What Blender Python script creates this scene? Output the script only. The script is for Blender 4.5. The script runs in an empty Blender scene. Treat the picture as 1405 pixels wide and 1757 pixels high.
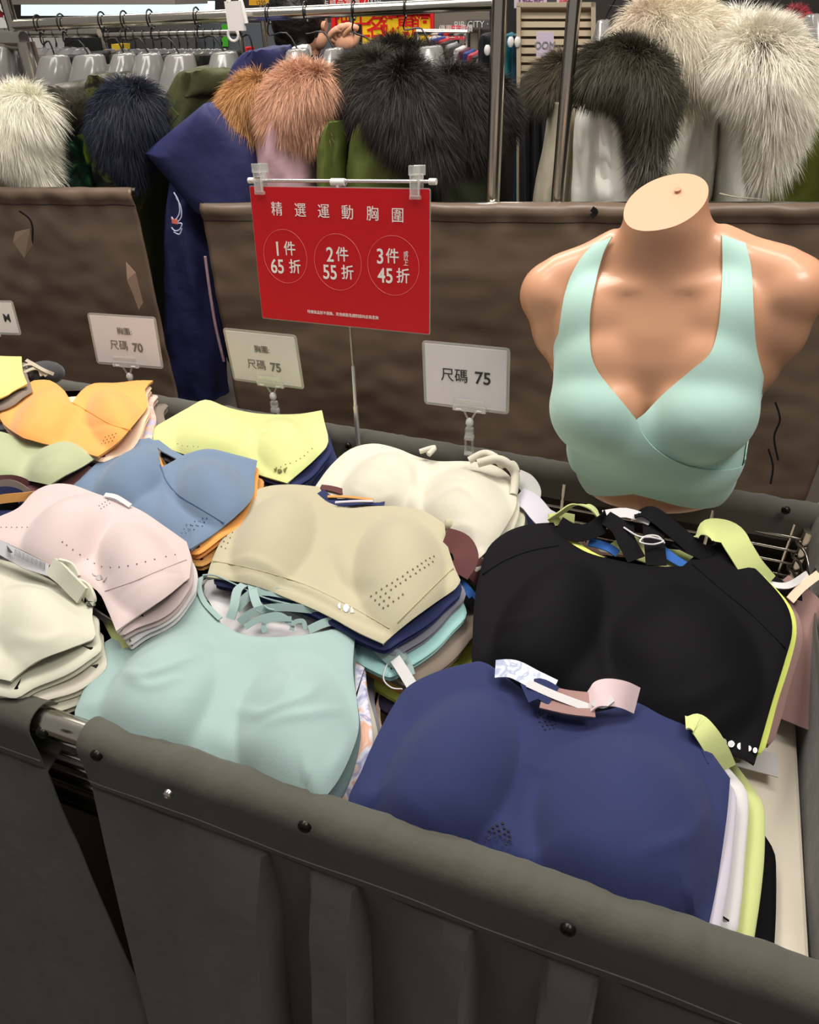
import bpy, bmesh, math, random
import numpy as np
from mathutils import Vector, Matrix, noise
from mathutils.bvhtree import BVHTree
from mathutils.geometry import delaunay_2d_cdt
random.seed(7); RNG = np.random.default_rng(7)
scene = bpy.context.scene
COL = scene.collection
# ------------------------------------------------------------------ camera
W, H, F = 1405, 1757, 1250.0
PITCH, ROLL, YAW = math.radians(35.2), math.radians(1.9), math.radians(22)
CAM = np.array([0, 0, 1.5])
_fh = np.array([-math.sin(YAW), math.cos(YAW), 0]); _rt = np.array([math.cos(YAW), math.sin(YAW), 0]); _up = np.array([0, 0, 1.0])
FW = _fh*math.cos(PITCH) - _up*math.sin(PITCH)
_u = _up*math.cos(PITCH) + _fh*math.sin(PITCH)
UP = _u*math.cos(ROLL) + _rt*math.sin(ROLL)
RT = _rt*math.cos(ROLL) - _u*math.sin(ROLL)
cd = bpy.data.cameras.new('camera'); cam = bpy.data.objects.new('camera', cd); COL.objects.link(cam)
cd.sensor_fit = 'VERTICAL'; cd.sensor_height = 36; cd.lens = 36*F/H; cd.clip_start = .02; cd.clip_end = 100
m = Matrix.Identity(4)
for i in range(3):
    m[i][0] = RT[i]; m[i][1] = UP[i]; m[i][2] = -FW[i]; m[i][3] = CAM[i]
cam.matrix_world = m
scene.camera = cam
# ------------------------------------------------------------------ world, lights, exposure
wd = bpy.data.worlds.new('world'); scene.world = wd; wd.use_nodes = True
wd.node_tree.nodes['Background'].inputs[0].default_value = (1.0, .95, .90, 1)
wd.node_tree.nodes['Background'].inputs[1].default_value = .30
def area(name, loc, size, sy, power, col=(1, .945, .885), target=(0, .7, .9)):
    l = bpy.data.lights.new(name, 'AREA'); l.shape = 'RECTANGLE'; l.size = size; l.size_y = sy; l.energy = power; l.color = col
    o = bpy.data.objects.new(name, l); COL.objects.link(o); o.location = loc
    o.rotation_euler = (Vector(target)-Vector(loc)).to_track_quat('-Z', 'Y').to_euler(); return o
area('ceiling_lamp_near', (-.9, .9, 3.0), 1.4, .5, 30, target=(-.3, .7, .9))
area('ceiling_lamp_right', (.9, .5, 3.0), .9, .5, 30, target=(.1, 1.4, 1.1))
area('rack_fill_light', (-.5, 1.2, 3.0), 2.4, .4, 50, target=(-.5, 1.9, 1.25))  # fill light added to brighten furs and coats on the rack
area('ceiling_lamp_back', (-1.6, 3.2, 3.0), 2.4, .5, 60, target=(-1.2, 2.6, .5))
area('ceiling_lamp_far', (-2.5, 6, 3.0), 2.5, 1.0, 110, target=(-2.5, 7, 0))
vs = scene.view_settings
vs.view_transform = 'Standard'; vs.look = 'None'; vs.gamma = 1; vs.use_curve_mapping = False; vs.exposure = -0.26
# ------------------------------------------------------------------ geometry helpers
def ray(x, y): return FW + RT*(x-W/2)/F - UP*(y-H/2)/F
def atz(x, y, z): d = ray(x, y); return CAM + d*(z-CAM[2])/d[2]
def atY(x, y, Y): d = ray(x, y); return CAM + d*(Y/d[1])
WP = np.array([-1.04, 1.40, 0]); WD = np.array([.985, .172, 0]); WN = np.array([-.172, .985, 0])   # line of the rack behind
def rk(x, y, off=0.0):        # point on the upright plane parallel to the rack, off metres behind the brown panels
    d = ray(x, y); p0 = WP + WN*off
    return CAM + d*(((p0-CAM) @ WN)/(d @ WN))
def lin(c):
    c = np.array(c[:3])/255.0
    return tuple(np.where(c <= .04045, c/12.92, ((c+.055)/1.055)**2.4)) + (1,)
MATS = {}
def mat(name, rgb, rough=.75, spec=.3, metal=0, sheen=0, bump=0, bscale=600, var=.0, vscale=8, trans=0, alpha=1, emit=0, wrinkle=0, wscale=20, coat=0, weave=False):
    if name in MATS: return MATS[name]
    m = bpy.data.materials.new(name); m.use_nodes = True; nt = m.node_tree; b = nt.nodes['Principled BSDF']
    c = lin(rgb)
    b.inputs['Base Color'].default_value = c; b.inputs['Roughness'].default_value = rough; b.inputs['Specular IOR Level'].default_value = spec
    b.inputs['Metallic'].default_value = metal; b.inputs['Sheen Weight'].default_value = sheen; b.inputs['Transmission Weight'].default_value = trans
    b.inputs['Alpha'].default_value = alpha; b.inputs['Coat Weight'].default_value = coat
    if emit: b.inputs['Emission Color'].default_value = c; b.inputs['Emission Strength'].default_value = emit
    tc = nt.nodes.new('ShaderNodeTexCoord')
    if var:
        n = nt.nodes.new('ShaderNodeTexNoise'); n.inputs['Scale'].default_value = vscale; n.inputs['Detail'].default_value = 4
        nt.links.new(tc.outputs['Object'], n.inputs['Vector'])
        r = nt.nodes.new('ShaderNodeValToRGB'); r.color_ramp.elements[0].position = .3; r.color_ramp.elements[1].position = .7
        r.color_ramp.elements[0].color = tuple(v*(1-var) for v in c[:3])+(1,); r.color_ramp.elements[1].color = tuple(min(1, v*(1+var)) for v in c[:3])+(1,)
        nt.links.new(n.outputs['Fac'], r.inputs['Fac']); nt.links.new(r.outputs['Color'], b.inputs['Base Color'])
    last = None
    for amt, sc, dist in ((bump, bscale, .0004), (wrinkle, wscale, .01)):
        if amt:
            if weave and sc == bscale:
                n = nt.nodes.new('ShaderNodeTexWave'); n.inputs['Scale'].default_value = sc; n.inputs['Distortion'].default_value = 1.5
            else:
                n = nt.nodes.new('ShaderNodeTexNoise'); n.inputs['Scale'].default_value = sc; n.inputs['Detail'].default_value = 3
            nt.links.new(tc.outputs['Object'], n.inputs['Vector'])
            bp = nt.nodes.new('ShaderNodeBump'); bp.inputs['Strength'].default_value = amt; bp.inputs['Distance'].default_value = dist
            nt.links.new(n.outputs['Fac'], bp.inputs['Height'])
            if last: nt.links.new(last.outputs['Normal'], bp.inputs['Normal'])
            nt.links.new(bp.outputs['Normal'], b.inputs['Normal']); last = bp
    MATS[name] = m; return m
def fab(name, rgb, **k):
    a = dict(rough=.8, spec=.2, sheen=.25, bump=.5, bscale=900, var=.04, vscale=6); a.update(k); return mat('fabric_'+name, rgb, **a)
def multi(name, stops, scale=18, detail=2, rough=.8, metal=0, dist=1.5):      # patchy printed cloth
    if name in MATS: return MATS[name]
    m = bpy.data.materials.new(name); m.use_nodes = True; nt = m.node_tree; b = nt.nodes['Principled BSDF']; b.inputs['Roughness'].default_value = rough
    b.inputs['Metallic'].default_value = metal
    tc = nt.nodes.new('ShaderNodeTexCoord'); n = nt.nodes.new('ShaderNodeTexNoise'); n.inputs['Scale'].default_value = scale; n.inputs['Detail'].default_value = detail
    n.inputs['Distortion'].default_value = dist
    r = nt.nodes.new('ShaderNodeValToRGB'); cr = r.color_ramp
    while len(cr.elements) < len(stops): cr.elements.new(.5)
    for e, (p, c) in zip(cr.elements, stops): e.position = p; e.color = lin(c)
    nt.links.new(tc.outputs['Object'], n.inputs['Vector']); nt.links.new(n.outputs['Fac'], r.inputs['Fac']); nt.links.new(r.outputs['Color'], b.inputs['Base Color'])
    MATS[name] = m; return m
def mesh(name, v, f, material=None, parent=None, smooth=True, label=None, cat=None, group=None, kind=None):
    me = bpy.data.meshes.new(name); me.from_pydata([tuple(p) for p in v], [], [tuple(int(i) for i in q) for q in f]); me.update()
    if smooth:
        me.polygons.foreach_set('use_smooth', [True]*len(me.polygons))
        if len(me.polygons) < 6000: me.set_sharp_from_angle(angle=.9)
    o = bpy.data.objects.new(name, me); COL.objects.link(o)
    if material: me.materials.append(material)
    if parent is not None: o.parent = parent; o.matrix_parent_inverse = Matrix.Translation(parent.location).inverted() if parent.rotation_euler.x == 0 else Matrix.Identity(4)
    tag(o, label, cat, group, kind); return o
def tag(o, label=None, cat=None, group=None, kind=None):
    if label: o['label'] = label
    if cat: o['category'] = cat
    if group: o['group'] = group
    if kind: o['kind'] = kind
    return o
def empty(name, loc, label=None, cat=None, group=None):
    o = bpy.data.objects.new(name, None); COL.objects.link(o); o.location = tuple(loc); o.empty_display_size = .02
    return tag(o, label, cat, group)
class MB:
    def __init__(s): s.v = []; s.f = []
    def add(s, v, f):
        n = len(s.v); s.v += [tuple(p) for p in v]; s.f += [tuple(i+n for i in q) for q in f]; return s
    def box(s, c, d, R=None):
        R = np.eye(3) if R is None else R
        v = [np.array(c)+R @ (np.array((x, y, z))*np.array(d)/2) for x in (-1, 1) for y in (-1, 1) for z in (-1, 1)]
        return s.add(v, [(0, 1, 3, 2), (4, 6, 7, 5), (0, 4, 5, 1), (2, 3, 7, 6), (0, 2, 6, 4), (1, 5, 7, 3)])
    def tube(s, pts, r, n=8, cap=True):
        pts = [np.array(p, float) for p in pts]; k = len(pts); rs = r if hasattr(r, '__len__') else [r]*k
        t0 = pts[1]-pts[0]; a = np.cross(t0, (0, 0, 1.0));
        if np.linalg.norm(a) < 1e-6*1 or np.linalg.norm(a) < .05*np.linalg.norm(t0): a = np.cross(t0, (1.0, 0, 0))
        v = []; f = []
        for i, p in enumerate(pts):
            t = pts[min(i+1, k-1)]-pts[max(i-1, 0)]; t = t/(np.linalg.norm(t)+1e-12)
            a = a - t*(a @ t); a = a/(np.linalg.norm(a)+1e-12); b = np.cross(t, a)
            for j in range(n):
                th = 2*math.pi*j/n; v.append(p+rs[i]*(a*math.cos(th)+b*math.sin(th)))
        for i in range(k-1):
            for j in range(n): f.append((i*n+j, i*n+(j+1) % n, (i+1)*n+(j+1) % n, (i+1)*n+j))
        if cap: f.append(tuple(range(n-1, -1, -1))); f.append(tuple((k-1)*n+j for j in range(n)))
        return s.add(v, f)
    def loft(s, rings, cap=True):          # rings: list of equal length loops
        n = len(rings[0]); v = [p for r in rings for p in r]; f = []
        for i in range(len(rings)-1):
            for j in range(n): f.append((i*n+j, i*n+(j+1) % n, (i+1)*n+(j+1) % n, (i+1)*n+j))
        if cap: f.append(tuple(range(n-1, -1, -1))); f.append(tuple((len(rings)-1)*n+j for j in range(n)))
        return s.add(v, f)
    def ribbon(s, pts, w, side, th=.0016):  # flat band; side: vector (or list) giving its width direction
        pts = [np.array(p, float) for p in pts]; k = len(pts); v = []; f = []
        for i, p in enumerate(pts):
            t = pts[min(i+1, k-1)]-pts[max(i-1, 0)]; t /= (np.linalg.norm(t)+1e-12)
            sd = np.array(side[i] if isinstance(side, list) else side, float); sd = sd-t*(sd @ t); sd /= (np.linalg.norm(sd)+1e-12); nn = np.cross(t, sd)
            for a, b in ((-.5, -.5), (.5, -.5), (.5, .5), (-.5, .5)): v.append(p+sd*w*a+nn*th*b)
        return s.add(v, [(i*4+j, i*4+(j+1) % 4, (i+1)*4+(j+1) % 4, (i+1)*4+j) for i in range(k-1) for j in range(4)]+[(3, 2, 1, 0), tuple((k-1)*4+j for j in range(4))])
    def disc(s, c, n, r, k=8, th=.0004):
        n = np.array(n, float); n /= np.linalg.norm(n); a = np.cross(n, (0, 1, .01)); a /= np.linalg.norm(a); b = np.cross(n, a); c = np.array(c)
        top = [c+n*th+r*(a*math.cos(2*math.pi*j/k)+b*math.sin(2*math.pi*j/k)) for j in range(k)]
        bot = [p-2*n*th for p in top]
        return s.add(top+bot, [tuple(range(k))]+[(j, j+k, (j+1) % k+k, (j+1) % k) for j in range(k)])
    def build(s, name, material, parent=None, **k): return mesh(name, s.v, s.f, material, parent, **k)
def cr(pts, step=.0, n=6, closed=False):   # Catmull-Rom through points of any dimension
    P = [np.array(p, float) for p in pts]; k = len(P); out = []
    rng = range(k if closed else k-1)
    for i in rng:
        p1, p2 = P[i], P[(i+1) % k]
        p0 = P[(i-1) % k] if closed or i > 0 else p1; p3 = P[(i+2) % k] if closed or i < k-2 else p2
        for j in range(n):
            t = j/n; out.append(.5*((2*p1)+(-p0+p2)*t+(2*p0-5*p1+4*p2-p3)*t*t+(-p0+3*p1-3*p2+p3)*t**3))
    if not closed: out.append(P[-1])
    return out
def crc(pts):                              # closed smooth outline, corners kept where flag set; (x, y, corner, dz)
    P = [np.array((p[0], p[1], p[3] if len(p) > 3 else 0.0)) for p in pts]; C = [len(p) > 2 and p[2] for p in pts]; k = len(P); out = []
    for i in range(k):
        p1, p2 = P[i], P[(i+1) % k]; p0 = p1 if C[i] else P[(i-1) % k]; p3 = p2 if C[(i+1) % k] else P[(i+2) % k]
        n = max(2, int(np.linalg.norm((p2-p1)[:2])/9))
        for j in range(n):
            t = j/n; out.append(.5*((2*p1)+(-p0+p2)*t+(2*p0-5*p1+4*p2-p3)*t*t+(-p0+3*p1-3*p2+p3)*t**3))
    return out
def inside(poly, q):
    x, y = q[:, 0], q[:, 1]; r = np.zeros(len(q), bool); n = len(poly)
    for i in range(n):
        a, b = poly[i], poly[(i+1) % n]
        c = (a[1] > y) != (b[1] > y)
        with np.errstate(divide='ignore', invalid='ignore'): xi = (b[0]-a[0])*(y-a[1])/(b[1]-a[1])+a[0]
        r ^= c & (x < xi)
    return r
def pdist(poly, val, q):                   # distance to closed polygon and the value there
    best = np.full(len(q), 1e9); bv = np.zeros(len(q)); n = len(poly)
    for i in range(n):
        a = np.array(poly[i]); b = np.array(poly[(i+1) % n]); d = b-a; L = d @ d+1e-15
        t = np.clip(((q-a) @ d)/L, 0, 1); e = np.linalg.norm(q-a-t[:, None]*d, axis=1); mk = e < best
        best[mk] = e[mk]; bv[mk] = (val[i]+(val[(i+1) % n]-val[i])*t)[mk]
    return best, bv
def cdt(poly, g, jitter=.15):
    poly = np.array(poly); lo, hi = poly.min(0), poly.max(0)
    gx = np.arange(lo[0], hi[0], g); gy = np.arange(lo[1], hi[1], g*.87); X, Y = np.meshgrid(gx, gy); X = X+(np.arange(len(gy)) % 2)[:, None]*g/2
    q = np.stack([X.ravel(), Y.ravel()], 1); q = q[inside(poly, q)]
    d, _ = pdist(poly, np.zeros(len(poly)), q); q = q[d > g*.45]
    pts = [Vector(p) for p in poly]+[Vector(p) for p in q]; n = len(poly)
    v, e, f, *_ = delaunay_2d_cdt(pts, [(i, (i+1) % n) for i in range(n)], [], 1, 1e-7)
    return np.array([tuple(p) for p in v]), [tuple(t) for t in f]
# ------------------------------------------------------------------ garment surface
class Surf:
    def __init__(s, z0, x0, y0, gx=0, gy=0, noise_amp=.0012, nseed=0):
        s.z0, s.x0, s.y0, s.gx, s.gy = z0, x0, y0, gx, gy; s.cups = []; s.folds = []; s.na = noise_amp; s.ns = nseed
    def plane(s, x, y): return s.z0+s.gx*(x-s.x0)+s.gy*(y-s.y0)
    def px(s, x, y, lift=0):
        z = s.z0
        for _ in range(12): p = atz(x, y, z+lift); z = s.plane(p[0], p[1])
        return p
    def cup(s, c, a, b, h, pw=1.1):       # centre, end of first axis, end of second axis, all in photo pixels
        c_, a_, b_ = [s.px(*q, lift=h*.45)[:2] for q in (c, a, b)]
        s.cups.append((c_, np.linalg.inv(np.stack([a_-c_, b_-c_], 1)), h, pw)); return s
    def fold(s, pts, w, h, lift=.02):
        s.folds.append(([s.px(*q, lift=lift)[:2] for q in cr(pts, n=4)], w*1.15, h*1.35)); return s
    def Hh(s, q):
        q = np.atleast_2d(q); z = s.plane(q[:, 0], q[:, 1]).astype(float); c0 = np.zeros(len(q))
        for c, M, h, pw in s.cups:
            uv = ((q-c) @ M.T); r2 = (uv**2).sum(1); b = h*np.clip(1-r2, 0, 1)**(pw+.5*np.clip(.3+uv[:, 1], 0, 1))
            c0 = np.maximum(c0, b)+.25*np.minimum(c0, b)
        z += c0
        for P, w, h in s.folds:
            P_ = np.array(P); A = P_[:-1]; Dv = P_[1:]-A; L = (Dv**2).sum(1)+1e-12; n = len(P_)
            r = q[:, None, :]-A[None]; t = np.clip((r*Dv[None]).sum(2)/L, 0, 1); e = ((r-t[:, :, None]*Dv[None])**2).sum(2)
            j = e.argmin(1); ii = np.arange(len(q)); best = np.sqrt(e[ii, j]); tt = (j+t[ii, j])/(n-1)
            z += h*np.exp(-(best/w)**2)*np.sin(np.pi*np.clip(tt, .02, .98))**.6
        if s.na:
            z += np.array([s.na*noise.noise(Vector((p[0]*22+s.ns, p[1]*22, s.ns*.7))) for p in q])
        return z
    def hit(s, x, y, dz=0):
        z = s.z0+.02
        for _ in range(26):
            p = atz(x, y, z); z = .55*z+.45*(s.Hh(p[:2])[0]+dz)
        return atz(x, y, z)
    def hits(s, pts, dz):
        D = np.array([ray(p[0], p[1]) for p in pts]); z = np.full(len(pts), s.z0+.02); dz = np.array(dz)
        for _ in range(26):
            P = CAM+D*((z-CAM[2])/D[:, 2])[:, None]; z = .55*z+.45*(s.Hh(P[:, :2])+dz)
        return CAM+D*((z-CAM[2])/D[:, 2])[:, None]
    def normal(s, p):
        e = .002; q = np.array([[p[0]+e, p[1]], [p[0]-e, p[1]], [p[0], p[1]+e], [p[0], p[1]-e]]); z = s.Hh(q)
        n = np.array([-(z[0]-z[1])/(2*e), -(z[2]-z[3])/(2*e), 1]); return n/np.linalg.norm(n)
def drape(name, S, outline, material, g=.006, th=.0045, L=.02, label=None, cat=None, parent=None, lift=0, group=None):
    pts = crc(outline); w = S.hits(pts, [p[2]+lift for p in pts])
    poly = [(p[0], p[1]) for p in w]; dz = np.array([p[2] for p in pts])
    v2, f = cdt(poly, g)
    z = S.Hh(v2)+lift; d, dv = pdist(poly, dz, v2)
    z += dv*np.exp(-(d/L)**2)-.003*np.exp(-d/.004)
    v = np.column_stack([v2, z])
    o = mesh(name, v, f, material, parent, label=label, cat=cat, group=group)
    md = o.modifiers.new('thick', 'SOLIDIFY'); md.thickness = th; md.offset = -1
    md = o.modifiers.new('edges', 'EDGE_SPLIT'); md.split_angle = 1.0
    # orient up
    if o.data.polygons[0].normal.z < 0: o.data.flip_normals()
    return o, np.array(poly), dz
def dots(S, pts, r, material, parent, name='perforations', lift=.0005, shape=8):
    b = MB()
    for p in pts:
        q = S.hit(p[0], p[1]); n = S.normal(q); b.disc(q+n*lift, n, r*.8*(p[2] if len(p) > 2 else 1), k=shape)
    return b.build(name, material, parent, smooth=False, kind='stuff')
def seam(S, pts, material, parent, r=.0009, name='seam', lift=.0, n=6):
    P = [S.hit(*p)+np.array((0, 0, lift)) for p in cr(pts, n=n)]
    return MB().tube(P, r, 6).build(name, material, parent)
def flatmark(S, polys, material, parent, name, lift=.0009):
    b = MB()
    for pl in polys:
        w = [S.hit(*p) for p in pl]; n = S.normal(w[0]); w = [q+n*lift for q in w]; k = len(w)
        b.add(w+[q-n*.0008 for q in w], [tuple(range(k))]+[(j, j+k, (j+1) % k+k, (j+1) % k) for j in range(k)])
    return b.build(name, material, parent, smooth=False)
def slab(name, poly, zf, k, th, material, off=(0, 0), rot=0, sc=1.0, label=None, cat='sports bra', group=None, seed=0, wav=.003):
    """one folded garment lower in a stack: rounded fold at its edge"""
    P = np.array(poly); c = P.mean(0); R = np.array([[math.cos(rot), -math.sin(rot)], [math.sin(rot), math.cos(rot)]])
    Q = ((P-c)*sc) @ R.T+c+np.array(off)
    # resample
    seg = np.linalg.norm(np.roll(Q, -1, 0)-Q, axis=1); cum = np.concatenate([[0], np.cumsum(seg)]); n = 110
    Q2 = np.vstack([Q, Q[:1]]); s_ = np.linspace(0, cum[-1], n, endpoint=False)
    Q = np.stack([np.interp(s_, cum, Q2[:, i]) for i in (0, 1)], 1)
    for _ in range(1): Q = .5*Q+.25*(np.roll(Q, 1, 0)+np.roll(Q, -1, 0))
    T = np.roll(Q, -1, 0)-np.roll(Q, 1, 0); N = np.stack([T[:, 1], -T[:, 0]], 1); N /= np.linalg.norm(N, axis=1)[:, None]+1e-9
    A = .5*np.sum(Q[:, 0]*np.roll(Q[:, 1], -1)-np.roll(Q[:, 0], -1)*Q[:, 1])
    if A < 0: N = -N
    wv = np.array([noise.noise(Vector((i/n*14+seed*3.1, seed*1.7, 0))) for i in range(n)])*wav
    wz = np.array([noise.noise(Vector((i/n*11+seed*5.1, 9+seed, 0))) for i in range(n)])*.0035
    rings = []
    prof = [(-.03, 0.5), (-.008, .5), (-.002, .43), (0, .27), (-.002, .12), (-.007, .03), (-.007, -.03), (-.0035, -.12), (-.0015, -.27), (-.0035, -.43), (-.009, -.5), (-.03, -.5)]
    for ins, zz in prof:
        X = Q+N*(ins+wv)[:, None] if np.ndim(ins) else Q+N*(ins+wv[:, None])
        Z = zf(X[:, 0], X[:, 1])-k*th-th/2+zz*th+wz*(1-.0*abs(zz))
        rings.append(np.column_stack([X, Z]))
    b = MB().loft(rings, cap=True)
    return b.build(name, material, None, label=label, cat=cat, group=group)
# ------------------------------------------------------------------ materials
M_chrome = mat('chrome', (200, 194, 184), rough=.2, metal=1)
M_black = mat('black_wire', (18, 18, 18), rough=.35, spec=.5)
M_skirt = fab('skirt', (80, 79, 70), sheen=.15, bump=.5, bscale=450, var=.1, vscale=5, wrinkle=.25, wscale=26)
M_skirtin = fab('skirt_inner', (80, 78, 70), var=.12, wrinkle=.3, wscale=20)
M_stitch = mat('stitch_thread', (134, 130, 114))
M_snap = mat('snap_stud', (38, 36, 32), rough=.3, metal=.7)
M_board = mat('cream_board', (240, 230, 210), rough=.16, spec=.5, var=.04)
M_brown = mat('brown_leatherette', (108, 90, 75), rough=.42, spec=.45, var=.07, vscale=5, wrinkle=.15, wscale=7)
M_clear = mat('clear_plastic', (250, 250, 246), rough=.06, trans=.55, alpha=.62, spec=.8, coat=.5)
M_laminate = mat('laminate', (205, 203, 198), rough=.12, alpha=.5, spec=.6)
M_whiteplastic = mat('white_plastic', (228, 224, 220), rough=.35)
M_ink = mat('dark_ink', (62, 60, 60)); M_inkgrey = mat('grey_ink', (120, 118, 114))
M_paper = mat('white_card', (228, 223, 226), rough=.5)
M_red = mat('red_card', (200, 18, 28), rough=.35, spec=.4)
M_signw = mat('white_print', (245, 240, 236), rough=.5)
M_hole = mat('perforation_hole', (30, 30, 42))
M_dark = mat('dark_gap', (22, 20, 18))
# ================================================================== LARGE STRUCTURE
def quadbox(name, pts, th, material, nrm, **k):     # thick slab from four world corners
    n = np.array(nrm, float); n /= np.linalg.norm(n); a = [np.array(p) for p in pts]; b = [p+n*th for p in a]
    return mesh(name, a+b, [(0, 1, 2, 3), (7, 6, 5, 4), (0, 4, 5, 1), (1, 5, 6, 2), (2, 6, 7, 3), (3, 7, 4, 0)], material, smooth=False, **k)
mf = mat('floor_tiles', (92, 84, 74), rough=.35, var=.1, vscale=2)
quadbox('floor', [(-9, -2, 0), (6, -2, 0), (6, 9, 0), (-9, 9, 0)], -.05, mf, (0, 0, 1), kind='structure')
quadbox('wall_back', [(-9, 8.5, 0), (6, 8.5, 0), (6, 8.5, 3.2), (-9, 8.5, 3.2)], .1, mat('wall_grey', (74, 72, 72), rough=.6, var=.15, vscale=1.2), (0, 1, 0), kind='structure')
quadbox('wall_right', [(4.5, -2, 0), (4.5, 8.5, 0), (4.5, 8.5, 3.2), (4.5, -2, 3.2)], .1, mat('wall_dark', (70, 66, 62), rough=.7, var=.1, vscale=1), (1, 0, 0), kind='structure')
quadbox('wall_left', [(-8, -2, 0), (-8, 8.5, 0), (-8, 8.5, 3.2), (-8, -2, 3.2)], -.1, MATS['wall_dark'], (1, 0, 0), kind='structure')
# ================================================================== THE DUMP BASKET
YF, YB, ZR, RR = .318, .952, .902, .02
XR = .232; XL = -1.75
basket = empty('display_basket', (-.7, .63, 0), 'long chrome wire dump basket with dark grey cloth skirts, full of folded bras', 'display basket')
def rail(pts, r, name='rail', n=10, m=None): return MB().tube(pts, r, n).build(name, m or M_chrome, basket)
rail([(XL, YF, ZR), (XR, YF, ZR)], .0135)
rail([(XL, YB, ZR), (XR-.04, YB, ZR), (XR-.012, YB-.012, ZR), (XR, YB-.04, ZR), (XR, YF, ZR)], .0135)
for z, r in ((.872, .0028), (.85, .0028), (.828, .0028), (.800, .006), (.765, .008), (.742, .004)):
    rail([(XL, YF, z), (XR, YF, z)], r, 'wire', 8)
for z in (.878, .856, .834, .812):
    rail(cr([(XL, YB-.02, z), (-.5, YB-.02, z), (XR-.09, YB-.02, z), (XR-.035, YB-.035, z), (XR-.022, YB-.09, z), (XR-.022, .7, z), (XR-.022, YF+.02, z)], n=6), .0024, 'wire', 8)
b = MB()
for i in range(19):
    x = .19-.105*i; rail([(x, YB-.021, .90), (x, YB-.021, .79)], .0024, 'upright_wire', 6)
    if i < 18: rail([(x-.05, YF+.004, .895), (x-.05, YF+.004, .745)], .0024, 'upright_wire', 6)
for i in range(5): rail([(XR-.021, .36+.12*i, .90), (XR-.021, .36+.12*i, .79)], .0024, 'upright_wire', 6)
for x, y in ((XR-.02, YF+.03), (XR-.02, YB-.03), (XL+.02, YF+.03), (XL+.02, YB-.03)): rail([(x, y, .9), (x, y, 0)], .0125, 'leg')
# floor board of the basket, with a shallow rounded rim
bb = MB(); x0, x1, y0, y1 = XL+.01, .202, YF+.012, YB-.03
for (zz) in (0,): bb.box(((x0+x1)/2, (y0+y1)/2, .806), (x1-x0, y1-y0, .014))
bo = bb.build('board', M_board, basket, smooth=False)
md = bo.modifiers.new('bevel', 'BEVEL'); md.width = .004; md.segments = 2
def interp(x, P):
    return float(np.interp(x, [p[0] for p in P], [p[1] for p in P]))
def fx(px, py): return float(atY(px, py, .30)[0])
steps = []   # (X, D) outward displacement of the pleats
def st(px, py, a, b, wdt=.0022): X = fx(px, py); steps.extend([(X-wdt, a*1.5), (X+wdt, b*1.5)])
steps.append((-3, .0)); steps.append((-.70, .004)); steps.append((-.60, .012)); steps.append((-.52, .0)); steps.append((-.40, .004))
st(448, 1405, .016, -.006); st(530, 1440, -.003, .012); st(610, 1470, .014, -.012); steps.append((fx(740, 1520), .004)); st(815, 1560, .012, -.010)
st(950, 1600, -.002, .010); st(1035, 1630, .014, -.008); steps.append((fx(1150, 1680), .002)); st(1281, 1710, .002, .012); steps.append((1.5, 0))
def skirt(name, xa, xb, y_sign, yc, stitch=True, inner=.05, slant=(0, 0), D=True, matl=M_skirt, flare=.085, zbot=.12, par=basket, dxs=0.003):
    xs = np.arange(xa, xb+1e-6, dxs); prof = [(.022, -inner), (.021, -inner*.5), (RR+.001, 0)]+[(RR*math.cos(a)+.001, RR*math.sin(a)) for a in np.linspace(.3, math.pi-.3, 9)]+[(-RR-.001, 0), (-RR-.001, -.018), (-RR-.0015, -.036), (-RR+.0005, -.040), (-RR-.0005, -.044)]
    zs = list(np.linspace(-.055, zbot-ZR, 34))
    v = []; nrow = len(prof)+len(zs)
    for x in xs:
        wob = .0025*noise.noise(Vector((x*38, 0, yc)))+.0015*noise.noise(Vector((x*90, 3, yc)))
        t0 = (x-xa)/(xb-xa)
        for (dy, dz) in prof:
            top = max(0, dz)/RR
            v.append((x, yc-y_sign*(-dy)*1.0 if y_sign < 0 else yc-dy*-1, ZR+dz+wob*(1 if dz > -.01 else .4)))
        for dz in zs:
            s_ = min(1, (-.044-dz)/.07); s2 = (-.044-dz)
            d = flare*(s2/.4)+(interp(x, steps)*(s_**.8)*(1+s2*1.6) if D else 0)
            sh = (slant[0]*(1-t0)+slant[1]*t0)*s2
            d += s_*(.004*noise.noise(Vector((x*9, dz*5, 2)))+.0015*noise.noise(Vector((x*30, dz*16, 7))))
            v.append((x+sh, yc+(-RR-d), ZR+dz))
    v = np.array(v)
    if y_sign > 0: v[:, 1] = 2*yc-v[:, 1]
    f = [(i*nrow+j, i*nrow+j+1, (i+1)*nrow+j+1, (i+1)*nrow+j) for i in range(len(xs)-1) for j in range(nrow-1)]
    o = mesh(name, v, f, matl, par); md = o.modifiers.new('t', 'SOLIDIFY'); md.thickness = .0016; md.offset = 0
    md = o.modifiers.new('e', 'EDGE_SPLIT'); md.split_angle = 1.0
    if stitch:
        pts = [(x, yc-RR*y_sign*-1*-1-.0035 if y_sign < 0 else yc, ZR-.0405+.0018*math.sin(x*31)+.002*noise.noise(Vector((x*20, 1, 1)))) for x in np.arange(xa, xb, .008)]
        pts = [(p[0], yc-RR-.0028, p[2]) for p in pts]
        MB().tube(pts, .0006, 5).build('stitch_line', M_stitch, o)
    return o
XA = float(atY(145, 1232, YF)[0]); XBL = float(atY(66, 1206, YF)[0])
skR = skirt('cloth_skirt', XA, XR+.03, -1, YF, slant=(.075, .01))
skL = skirt('cloth_skirt', XL, XBL, -1, YF, slant=(0, .25), flare=.075)
for o in (skR,): o['label'] = 'dark grey pleated cloth skirt with studs over the front rail'
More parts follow.
